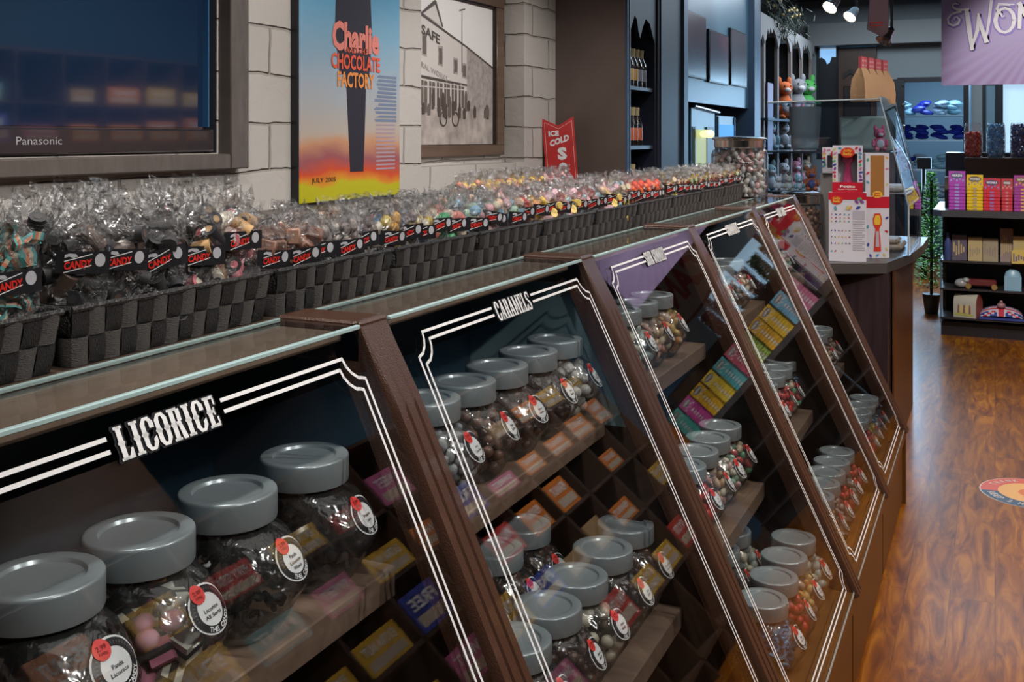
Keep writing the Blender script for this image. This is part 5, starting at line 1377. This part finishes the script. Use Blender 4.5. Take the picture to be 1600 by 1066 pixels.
jarc = [('red', C('ij_red', (.9, .07, .04), (.9, .16, .08))), ('light blue', C('ij_lblue', (.15, .5, .85), (.4, .7, .9))), ('dark blue', C('ij_dblue', (.06, .10, .35), (.3, .3, .5))), ('gold', C('ij_gold', (.9, .6, .15), (.9, .75, .4))), ('green', C('ij_green', (.1, .35, .1), (.2, .45, .15))), ('crimson', C('ij_crim', (.5, .05, .1), (.6, .1, .1))), ('orange', C('ij_orange', (.65, .25, .05), (.7, .35, .1))), ('violet', C('ij_viol', (.25, .1, .35), (.35, .2, .4))), ('scarlet', C('ij_scar', (.65, .08, .05), (.6, .2, .15)))]
for i, (nm, mm) in enumerate(jarc):
    glassjar('candy_jar', 'square clear jar of %s candies on the island display riser' % nm, 'jar', -.145+i*(.152 if i else 0), 8.46, 1.2985, .062, .255, None, sq=True, lid=False, group='square jars on the island display', n=150, cr=.010, kind='bean', mats_=mm, fillh=.74 if i == 0 else .95)
# candy boxes in stacks (each box its own object)
def boxstack(x, w, n, col, front, nm, y=8.02, hb=.0235, head=None, txt='WONKA'):
    m = mat('box_%s' % nm.replace(' ', '_'), col, .35); m2 = mat('boxtxt_%s' % nm.replace(' ', '_'), front, .4)
    me = MB(); me.box(-w/2, w/2, 0, .13, 0, hb-.0012, 0, b=.003)
    me.box(-w*.12, w*.12, -.0006, -.0001, hb*.2, hb*.75, 1)
    ms = me.mesh('candy_box', [m, m2], smooth=False)
    for i in range(n):
        o = put(ms, 'candy_box', None, (x, y, .936+i*hb))
        tag(o, '%s flat candy box, %s up its stack on the island display' % (nm, ordinal(i) if i < 15 else 'topmost'), 'candy box', '%s candy boxes' % nm)
    z = .936+n*hb
    hd = MB(); hd.box(-w/2, w/2, 0, .015, 0, .085, 0)
    for q in range(5): hd.sphere((-w*.36+q*w*.18, -.0005, .02+.012*(q % 2)), (.008, .001, .010), 1, lo=True)
    n_ = 14; hd.add([(w*.40*cos(2*pi*i/n_), -.0015, .055+.020*sin(2*pi*i/n_)) for i in range(n_)], [tuple(range(n_))], 2)
    add_text(hd, txt, w*.62, .016, lambda a, c: (a, -.0026, .055+c), 3, .03)
    o = hd.build('standing_candy_box', [m, m2, mat('wonka_oval_%s' % nm.replace(' ', '_'), tuple(q*.35 for q in front), .4), M_WHITE], None, (x, y, z), smooth=False)
    tag(o, '%s candy box standing on top of the flat stack of its colour' % nm, 'candy box', '%s candy boxes' % nm)
sx = [(-.243, .108, 8, (.42, .06, .42), (.3, .3, .6), 'violet'), (-.128, .104, 7, (.75, .50, .02), (.4, .3, .2), 'yellow'), (-.02, .108, 6, (.60, .03, .05), (.3, .15, .4), 'red'), (.075, .07, 6, (.55, .04, .06), (.6, .2, .2), 'crimson'),
      (.175, .115, 7, (.35, .05, .28), (.6, .35, .1), 'plum')]
for a in sx: boxstack(a[0], a[1], a[2], a[3], a[4], a[5], txt='NERDS' if a[5] == 'violet' else 'WONKA')
sx2 = [(.33, 'pink', (.65, .2, .35)), (.47, 'sky blue', (.15, .45, .65)), (.61, 'golden', (.75, .5, .04)), (.74, 'amber', (.7, .4, .03)), (.88, 'lime', (.35, .5, .1)), (1.02, 'rose', (.6, .1, .2)), (1.16, 'aqua', (.1, .45, .5)), (1.30, 'lemon', (.8, .6, .05)), (1.44, 'saffron', (.75, .45, .02)), (1.58, 'fuchsia', (.6, .08, .35)), (1.72, 'turquoise', (.1, .5, .45)), (1.86, 'orange', (.75, .2, .02))]
for x, nm, c in sx2: boxstack(x, .12, 7, c, (.6, .6, .6), nm)
# shelves of the island: tins, books, bottle
def carton(x, w, h, y, z, c1, label, cat='box', txt=None, c2=(.5, .4, .2), d=.1):
    me = MB().box(-w/2, w/2, 0, d, 0, h, 0, b=.002)
    rn_ = random.Random(int(x*1000)+7)
    for q in range(5): me.box(-w*.4+q*w*.16, -w*.4+q*w*.16+w*.10, -.0008, -.0002, h*(.15+.2*rn_.random()), h*(.5+.3*rn_.random()), 1)
    if txt: add_text(me, txt, w*.75, h*.16, lambda a, c: (a, -.0015, h*.85+c), 1, .02)
    o = me.build(cat.replace(' ', '_'), [mat('c_%d' % (len(MATS)), c1, .4), mat('c_%d' % (len(MATS)+1), c2, .4)], None, (x, y, z), smooth=False)
    return tag(o, label, cat)
zz = .5555; yy = 8.28
carton(-.235, .10, .185, yy, zz, (.12, .10, .14), 'dark gift box with gold corner at the left of the island top shelf', 'gift box')
carton(-.13, .095, .17, yy, zz, (.10, .06, .04), 'brown patterned gift box second on the island top shelf', 'gift box', c2=(.35, .3, .2))
carton(-.03, .10, .165, yy, zz, (.16, .06, .06), 'maroon patterned gift box third on the island top shelf', 'gift box', c2=(.3, .22, .2))
carton(.075, .085, .24, yy+.03, zz, (.2, .06, .1), 'tall maroon and cream pack on the island top shelf', 'gift box')
carton(.175, .12, .19, yy-.02, zz, (.22, .03, .12), 'wine red Royal Candy pack with gold lettering at right', 'gift box', txt='ROYAL', c2=(.55, .4, .1))
carton(.155, .10, .095, yy-.06, zz, (.35, .33, .42), 'white price card in front of the wine red pack', 'card', c2=(.15, .12, .2), d=.004)
tag(MB().lathe([(.022, 0), (.024, .01), (.024, .13), (.012, .16), (.009, .19), (.011, .20), (0, .205)], 16).build('bottle', mat('bottle_navy', (.05, .07, .2), .2, coat=.5), None, (-.31, 8.27, zz+.0005)), 'dark blue glass bottle at the left end of the island shelf', 'bottle')
tag(MB().box(-.055, .055, 0, .06, 0, .10).lathe([(.055, .10), (.045, .13), (.02, .15), (0, .153)], 16, c=(0, .03, 0), sy=.5).build('phone_box_tin', mat('tin_pale_blue', (.22, .38, .5), .35), None, (.115, 8.28, .356)), 'pale blue upright tin on the island middle shelf', 'tin')
t = thing('toy_tram', 'dark red toy tram with brass wheels on the island middle shelf', 'toy', (-.09, 8.27, .3555))
MB().box(-.10, .10, 0, .06, .02, .07, b=.01).build('tram_body', mat('tram_red', (.12, .02, .02), .4), t)
for s in (-.085, .085): MB().cyl((s, -.004, .02), (s, .01, .02), .02, n=16).build('wheel', mat('brass', (.5, .35, .12), .3, metal=.7), t)
tag(MB().sphere((0, 0, .035), (.05, .04, .035)).sphere((.03, -.02, .06), (.025, .02, .02)).build('glass_ornament', mat('ornament_grey', (.3, .3, .3), .2, coat=.5), None, (-.22, 8.30, .3555)), 'grey shiny ornament on the island middle shelf', 'ornament')
t = thing('domed_tin', 'cream domed tin printed with people and a red end on the bottom island shelf', 'tin', (-.20, 8.27, .146), -.35)
dm = MB(); dm.loft([[(x, .0+.12*(1-cos(a))/2*1.0, .12*0+.10+.07*sin(a)) for a in [pi*i/10 for i in range(11)]]+[(x, .12, 0), (x, 0, 0)] for x in (-.08, .08)], 0)
dm.build('tin_body', mat('tin_cream', (.42, .40, .33), .4), t, ang=25)
dp = MB()
for i in range(5): dp.prism([(-.05+i*.02, .02), (-.036+i*.02, .02), (-.038+i*.02, .075), (-.043+i*.02, .085), (-.048+i*.02, .075)], 0, .001, lambda a, c, tt: (a, -.001-tt, c+.01), i % 2)
dp.box(-.07, .06, -.0016, -.0008, .012, .028, 2)
dp.build('printed_figures', [mat('print_brown', (.25, .1, .05), .5), mat('print_yellow', (.6, .45, .12), .5), mat('print_olive', (.4, .38, .1), .5)], t, smooth=False)
MB().loft([[(x, .0+.12*(1-cos(a))/2, .10+.07*sin(a)) for a in [pi*i/10 for i in range(11)]]+[(x, .12, 0), (x, 0, 0)] for x in (.0805, .083)], 0).build('red_end', mat('tin_red_end', (.28, .07, .06), .4), t)
# flag tin
t = thing('flag_tin', 'round-topped tin with a red white and blue flag on the bottom island shelf', 'tin', (.04, 8.29, .1465))
ft = MB(); N = 24
def dome(u, v):       # u -1..1 width, v 0..1 over the front to back
    return (u*.145, -.05+.12*v, .015+.075*(1-u*u)**.5*sin(min(1, v*1.15+.12)*pi/2)**1.0)
for i in range(32):
    for j in range(10):
        u0, u1, v0, v1 = -1+i/16, -1+(i+1)/16, j/10, (j+1)/10; uc, vc = (u0+u1)/2, (v0+v1)/2-.45
        m = 0
        if abs(uc) < .10 or abs(vc) < .09: m = 1
        elif abs(uc) < .20 or abs(vc) < .17: m = 2
        else:
            dd = abs(abs(vc)-abs(uc)*.55)
            if dd < .05: m = 1
            elif dd < .12: m = 2
        ft.add([dome(u0, v0), dome(u1, v0), dome(u1, v1), dome(u0, v1)], [(0, 1, 2, 3)], m)
ft.box(-.145, .145, -.05, .07, 0, .016, 0)
ft.build('tin_body', [mat('flag_blue', (.03, .05, .22), .35), mat('flag_red', (.45, .03, .06), .35), mat('flag_white', (.45, .45, .5), .35)], t, ang=50)
MB().sphere((0, 0, .10), (.03, .025, .022)).sphere((0, 0, .125), (.012, .012, .012)).build('knob', mat('knob_pinkish', (.3, .15, .16), .4), t)
# oval sign over the island, hanging sideways (seen in the sloping glass)
t = thing('oval_sign', 'large cream oval candy sign with dark red rim over the island', 'sign', (1.15, 8.52, 1.58))
MB().prism([(.52*cos(2*pi*i/40), .30+.30*sin(2*pi*i/40)) for i in range(40)], 0, .02, lambda a, c, tt: (a, tt, c)).build('sign_rim', mat('oval_rim', (.18, .03, .03), .4), t, ang=60)
ov = MB().prism([(.49*cos(2*pi*i/40), .30+.275*sin(2*pi*i/40)) for i in range(40)], -.004, 0, lambda a, c, tt: (a, tt, c))
add_text(ov, 'CANDY', .75, .26, lambda a, c: (a, -.006, .27+c), 1, .04); add_text(ov, 'Just', .25, .10, lambda a, c: (a-.15, -.006, .49+c), 2, .02)
ov.build('sign_face', [mat('oval_cream', (.55, .55, .5), .4), mat('oval_red', (.4, .03, .03), .4), M_BLACKM], t, ang=60)

# ================================================================== hanging signs and lamps
def banner_mat():
    m, nt, p = _new('banner_purple')
    tc = nt.nodes.new('ShaderNodeTexCoord'); s = nt.nodes.new('ShaderNodeSeparateXYZ'); nt.links.new(tc.outputs['Object'], s.inputs[0])
    # printed sunburst of mauve rays
    ay = nt.nodes.new('ShaderNodeMath'); ay.operation = 'ADD'; ay.inputs[1].default_value = -.42; nt.links.new(s.outputs[2], ay.inputs[0])
    ax = nt.nodes.new('ShaderNodeMath'); ax.operation = 'ADD'; ax.inputs[1].default_value = -.62; nt.links.new(s.outputs[0], ax.inputs[0])
    at = nt.nodes.new('ShaderNodeMath'); at.operation = 'ARCTAN2'; nt.links.new(ay.outputs[0], at.inputs[0]); nt.links.new(ax.outputs[0], at.inputs[1])
    ml = nt.nodes.new('ShaderNodeMath'); ml.operation = 'MULTIPLY'; ml.inputs[1].default_value = 60; nt.links.new(at.outputs[0], ml.inputs[0])
    sn = nt.nodes.new('ShaderNodeMath'); sn.operation = 'SINE'; nt.links.new(ml.outputs[0], sn.inputs[0])
    mr = nt.nodes.new('ShaderNodeMapRange'); mr.inputs['From Min'].default_value = -1; nt.links.new(sn.outputs[0], mr.inputs[0])
    z = nt.nodes.new('ShaderNodeMapRange'); z.inputs['From Min'].default_value = .26; z.inputs['From Max'].default_value = .02; nt.links.new(s.outputs[2], z.inputs[0])
    mu = nt.nodes.new('ShaderNodeMath'); mu.operation = 'MULTIPLY'; nt.links.new(mr.outputs[0], mu.inputs[0]); nt.links.new(z.outputs[0], mu.inputs[1])
    mx = nt.nodes.new('ShaderNodeMixRGB'); mx.inputs[1].default_value = (.17, .13, .25, 1); mx.inputs[2].default_value = (.135, .085, .19, 1); nt.links.new(mu.outputs[0], mx.inputs[0])
    nt.links.new(mx.outputs[0], p.inputs['Base Color']); p.inputs['Roughness'].default_value = .6
    return m
t = thing('hanging_banner', 'mauve hanging banner with WONKA in ornate white letters', 'banner', (-.3, 7.0, 1.765))
MB().box(0, 1.25, 0, .012, 0, .88).build('banner_board', banner_mat(), t, smooth=False)
# hand-built letters W O N K A with curls; outlines behind in violet
def stroke(mb, pts, ws, o, m):
    V = []; n = len(pts)
    for i in range(n):
        x, z = pts[i]; x0, z0 = pts[max(0, i-1)]; x1, z1 = pts[min(n-1, i+1)]
        dx, dz = x1-x0, z1-z0; L = math.hypot(dx, dz) or 1; w_ = ws[i] if isinstance(ws, (list, tuple)) else ws
        V += [(x-dz/L*w_, o, z+dx/L*w_), (x+dz/L*w_, o, z-dx/L*w_)]
    mb.add(V, [(2*i, 2*i+1, 2*i+3, 2*i+2) for i in range(n-1)], m)
wk = MB(); u = 1/259.0          # pixel-scale helper kept in metres on the board
def PX(x, y): return ((x/7.107)*u, (950-y)/7.107*u)
spiral = [(360, 120), (300, 130), (250, 150), (215, 200), (225, 250), (275, 275), (325, 255), (340, 210), (310, 178), (280, 190), (290, 215)]
curl = [(440, 95), (370, 100), (310, 95), (270, 70), (265, 40), (300, 25), (335, 45)]
strokes = [([PX(a-150, b) for a, b in spiral], [.006]*3+[.007]*5+[.005, .004, .003]), ([PX(a-150, b) for a, b in curl], [.006, .007, .008, .008, .007, .005, .003]),
 ([PX(410-150, 100), PX(440-150, 330), PX(470-150, 560)], [.012, .014, .010]), ([PX(455-150, 560), PX(525-150, 330), PX(530-150, 150)], [.006, .011, .004]),
 ([PX(530-150, 150), PX(570-150, 330), PX(620-150, 480)], [.006, .011, .012]), ([PX(600-150, 485), PX(640-150, 250), PX(665-150, 0), PX(720-150, -150)], [.006, .008, .009, .009]),
 ([PX(800-150+95*cos(q*.5236), 240+135*sin(q*.5236)) for q in range(13)], [.011, .010, .008, .008, .009, .011, .012, .011, .009, .008, .009, .010, .011]), ([PX(800-150, 190), PX(770-150, 200), PX(765-150, 175), PX(720-150, 110), PX(740-150, 60), PX(850-150, 70), PX(900-150, 70)], [.004, .005, .006, .008, .008, .006, .004]),
 ([PX(945-150, 340), PX(955-150, 60)], .011), ([PX(940-150, 50), PX(1010-150, 200), PX(1080-150, 330)], .012), ([PX(1100-150, 330), PX(1110-150, -40)], .009),
 ([PX(1200-150, 300), PX(1210-150, -60)], .012), ([PX(1215-150, 140), PX(1340-150, -60)], .010), ([PX(1230-150, 120), PX(1350-150, 290)], .012),
 ([PX(1400-150, 290), PX(1480-150, -60)], .009), ([PX(1480-150, -60), PX(1560-150, 300)], .013), ([PX(1430-150, 150), PX(1530-150, 150)], .008)]
for p_, w_ in strokes:
    wo = [q+.008 for q in w_] if isinstance(w_, list) else w_+.008
    stroke(wk, [(a+.0045, c-.0045) for a, c in p_], wo, -.002, 1)
for i_, (p_, w_) in enumerate(strokes): stroke(wk, p_, w_, -.004-.0002*i_, 0)
wk.build('banner_lettering', [mat('wonka_white', (.30, .29, .31), .5), mat('wonka_violet', (.055, .015, .20), .5)], t, smooth=False)
MB().cyl((.1, .006, .88), (.1, .006, 1.18), .003).cyl((1.15, .006, .88), (1.15, .006, 1.18), .003).build('hanging_wire', M_CHROME, t)
t = thing('narrow_banner', 'narrow mauve curved banner hanging edge-on beside the ceiling lamps', 'banner', (-.585, 6.0, 2.0))
nb = MB(); nb.loft([[(-.045+.012*sin(z*8), -.02, z+.03) if k == 0 else (.05, .10, z-.02+.0) if k == 1 else (.055, .10, z-.02) if k == 2 else (-.040+.012*sin(z*8), -.025, z+.03) for k in range(4)] for z in [i*.08 for i in range(12)]], 0)
nb.build('banner_sheet', mat('narrow_mauve', (.32, .26, .34), .5), t, ang=60)
MB().box(-.03, .04, -.03, -.024, .06, .068).box(-.03, .035, -.03, -.024, .045, .05).build('printed_line', M_RED, t)
def lamp(x, y, z, label, lit=True, s=1.0, rot=(0, 0, 0)):
    t = thing('track_spotlight', label, 'spotlight', (x, y, z), 0, 'ceiling track spotlights'); t.rotation_euler = rot
    MB().lathe([(.020*s, .10*s), (.030*s, .085*s), (.034*s, .04*s), (.052*s, .0), (.048*s, .0), (.03*s, .03*s)], 20, cap1=False).build('lamp_head', M_CHROME if not lit else mat('lamp_grey', (.16, .15, .15), .4), t)
    MB().lathe([(.0485*s, .003), (.001, -.006)], 20, cap0=False, cap1=False).build('lamp_lens', mat('lamp_glow', (1, .9, .7), .3, emit=(1, .86, .62), estr=14) if lit else M_JAR, t)
    return t
def lampat(x, y, z, label, lit=True, s=1.0, rx=.5, ry=.5):
    t = lamp(x, y, z, label, lit, s, (rx, ry, 0))
    M = Matrix.Translation((x, y, z)) @ t.rotation_euler.to_matrix().to_4x4()
    top = M @ Vector((0, 0, .1*s)); inv = M.inverted()
    st = MB(); st.cyl(tuple(inv @ top), tuple(inv @ Vector((top[0], top[1], 2.945))), .008); st.build('stem', M_BLACK, t)
lampat(-.87, 6.3, 2.195, 'lit ceiling spotlight, upper left of the pair', s=.9, rx=-.65, ry=.55)
lampat(-.88, 7.3, 2.245, 'lit ceiling spotlight, lower right of the pair', s=.9, rx=-.65, ry=.55)
lampat(-.555, 6.1, 1.975, 'unlit ceiling spotlight hanging below the narrow banner', lit=False, s=.9, rx=-.5, ry=.5)
for k, y in enumerate((0.3, 1.7, 3.1, 4.6)): lampat(1.15, y, 2.80, 'ceiling spotlight over the aisle, %s from the front' % ordinal(k), s=.8, rx=0, ry=-.75)
# stockroom shelves behind the doorway
t = thing('stockroom_shelving', 'white stockroom shelving lit blue seen through the doorway', 'shelving', (-.62, 12.9, 0))
ss = MB()
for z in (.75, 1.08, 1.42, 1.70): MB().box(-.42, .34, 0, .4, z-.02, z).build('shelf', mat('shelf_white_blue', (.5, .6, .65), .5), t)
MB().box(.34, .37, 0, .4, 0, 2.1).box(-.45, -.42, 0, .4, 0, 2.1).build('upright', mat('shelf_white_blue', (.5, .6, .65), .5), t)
rn = random.Random(13); k = 0
cols = [((.25, .4, .45), 'grey blue'), ((.02, .03, .3), 'deep blue'), ((.3, .35, .4), 'pale grey'), ((.08, .3, .1), 'green')]
for zi, z in enumerate((.75, 1.08, 1.42, 1.70)):
    for i in range(4):
        c, nm = cols[(1 if zi in (2,) else (i+zi) % 3) if zi else (3 if i == 1 else i % 3)]
        b_ = MB()
        for q in range(5): b_.sphere((rn.uniform(-.05, .05), rn.uniform(-.04, .04), .03+q*.028), (.085, .07, .03), rot=rotm(rn.uniform(-.2, .2), rn.uniform(-.2, .2), rn.uniform(0, 3)))
        o = b_.build('wrapped_bundle', mat('bundle_%s' % nm.replace(' ', '_'), c, .25, bump=.8, bscale=30), None, (-.62-.33+i*.185, 13.07, z+.0))
        tag(o, '%s plastic wrapped bundle, %s on the %s stockroom shelf' % (nm, ordinal(i), ordinal(zi)), 'bundle', 'wrapped bundles in the stockroom')
tag(MB().box(-.07, .07, 0, .05, 0, .12, b=.005).cyl((0, .02, -.3), (0, .02, 0), .02).cyl((0, .02, -1.12), (0, .02, -.3), .03).build('card_terminal', M_BLACK, None, (-.66, 11.5, 1.12)), 'small black monitor on a pole before the stockroom doorway', 'monitor')
# slim topiary at the island's left end
t = thing('topiary_tree', 'slim green artificial tree standing left of the island', 'plant', (-.475, 9.3, 0))
lf = MB(); rn = random.Random(8)
for q in range(1500):
    z = rn.uniform(.22, 1.15); r = .02+.10*(1.15-z)/.93; a = rn.uniform(0, 2*pi)
    c = Vector((r*cos(a), r*sin(a), z)); d = Vector((cos(a), sin(a), .3+rn.uniform(-.5, .5))).normalized()*.03; s_ = Vector((-sin(a), cos(a), 0))*.009
    lf.add([tuple(c-s_), tuple(c+s_), tuple(c+d+s_*.4), tuple(c+d-s_*.4)], [(0, 1, 2, 3)], 0)
lf.build('foliage', mat('topiary_green', (.16, .55, .06), .6), t, smooth=False)
MB().cyl((0, 0, 0), (0, 0, 1.1), .012).lathe([(.05, 0), (.07, .16), (.06, .16)], 16).build('trunk_and_pot', mat('pot_dark', (.02, .018, .015), .5), t)
# round floor sticker
t = thing('floor_sticker', 'round red orange and blue safety sticker on the wooden floor', 'sticker', (.135, 4.77, .0006))
fs = MB()
def ringf(r0, r1, a0, a1, m, z, n=30):
    V = []
    for i in range(n+1):
        a = a0+(a1-a0)*i/n; V += [(r0*cos(a), r0*sin(a), z), (r1*cos(a), r1*sin(a), z)]
    fs.add(V, [(2*i, 2*i+1, 2*i+3, 2*i+2) for i in range(n)], m)
ringf(.0, .195, 0, 2*pi, 3, 0); ringf(.125, .19, -.15, pi+.15, 0, .0006); ringf(.125, .19, pi+.15, 2*pi-.15, 1, .0006); ringf(.0, .125, 0, 2*pi, 2, .0008); ringf(.0, .05, 0, 2*pi, 4, .0012)
for s, r, a0, sg in (('THANK YOU FOR', .157, pi/2, -1), ('KEEP 2 METRES APART', .157, -pi/2, 1)):
    for i, ch in enumerate(s):
        if ch == ' ': continue
        a = a0+sg*(i-(len(s)-1)/2)*(.19 if sg < 0 else .135)
        V, F, tw, th = text2d(ch, .02)
        out = []
        for x, y in V:
            x *= .018/max(tw, .4); y *= .030/th
            rr = r+(y if sg < 0 else -y); aa = a+(-x if sg < 0 else x)/r
            out.append((rr*cos(aa), rr*sin(aa), .0014))
        fs.add(out, F, 3)
fs.build('print', [mat('stk_red', (.62, .08, .04), .4), mat('stk_blue', (.02, .07, .14), .4), mat('stk_orange', (.75, .38, .10), .4), mat('stk_pale', (.6, .55, .5), .4), mat('stk_deep_orange', (.65, .15, .02), .4)], t, smooth=False)

# ================================================================== candy rack across the aisle (out of frame, mirrored in the glass)
XO = 1.62
t = thing('candy_rack', 'tall brown pigeonhole candy rack across the aisle', 'rack', (XO, 2.3, 0))
M_RK = wood('rack_brown', (.05, .028, .018), (.09, .05, .03), .5)
rk = MB(); rk.box(.38, .42, 0, 4.8, 0, 2.1); 
for z in (.12, .5, .86, 1.14, 1.42, 1.70, 2.06): rk.box(0, .40, 0, 4.8, z-.02, z)
for i in range(13): rk.box(.0, .40, i*.4-.01, i*.4+.01, 0, 2.06)
rk.build('rack_body', M_RK, t, smooth=False)
MB().box(-.02, .0, 0, .95, 2.06, 2.42).build('header_board', wood('rack_header', (.08, .035, .02), (.13, .06, .03), .45), t)
rn = random.Random(31)
pal = [((.6, .05, .04), 'red', 'PIXY STIX'), ((.75, .45, .04), 'yellow', 'EXTRA NUT'), ((.04, .07, .4), 'blue', 'FREE'), ((.75, .22, .02), 'orange', 'PEANUT'), ((.55, .12, .3), 'pink', 'SWEET'), ((.1, .35, .4), 'teal', 'MINT'), ((.45, .3, .15), 'kraft', '')]
for zi, z in enumerate((.5, .86, 1.14, 1.42, 1.70)):
    for i in range(12):
        y = 2.3+i*.4+.2
        c, nm, tx_ = pal[rn.randrange(7)] if not (i >= 8 and zi in (2, 3)) else pal[3]
        if rn.random() < .18: continue
        h = rn.uniform(.10, .19); w_ = rn.uniform(.22, .34)
        mm = MB().box(0, .18, -w_/2, w_/2, 0, h, 0, b=.002)
        mm.box(-.001, -.0003, -w_*.42, w_*.42, h*.12, h*.4, 1)
        if tx_: add_text(mm, tx_, w_*.75, h*.3, lambda a, cc: (-.0015, -a, h*.68+cc), 2, .03)
        o = mm.build('candy_carton', [mat('carton_%s' % nm, c, .4), mat('carton_pale', (.6, .5, .4), .4), M_WHITE], None, (XO+.03, y, z+.0008), smooth=False)
        tag(o, '%s candy carton in the %s row of the aisle rack, %s compartment from the front' % (nm, ordinal(zi), ordinal(i)), 'candy carton', 'cartons in the aisle rack')
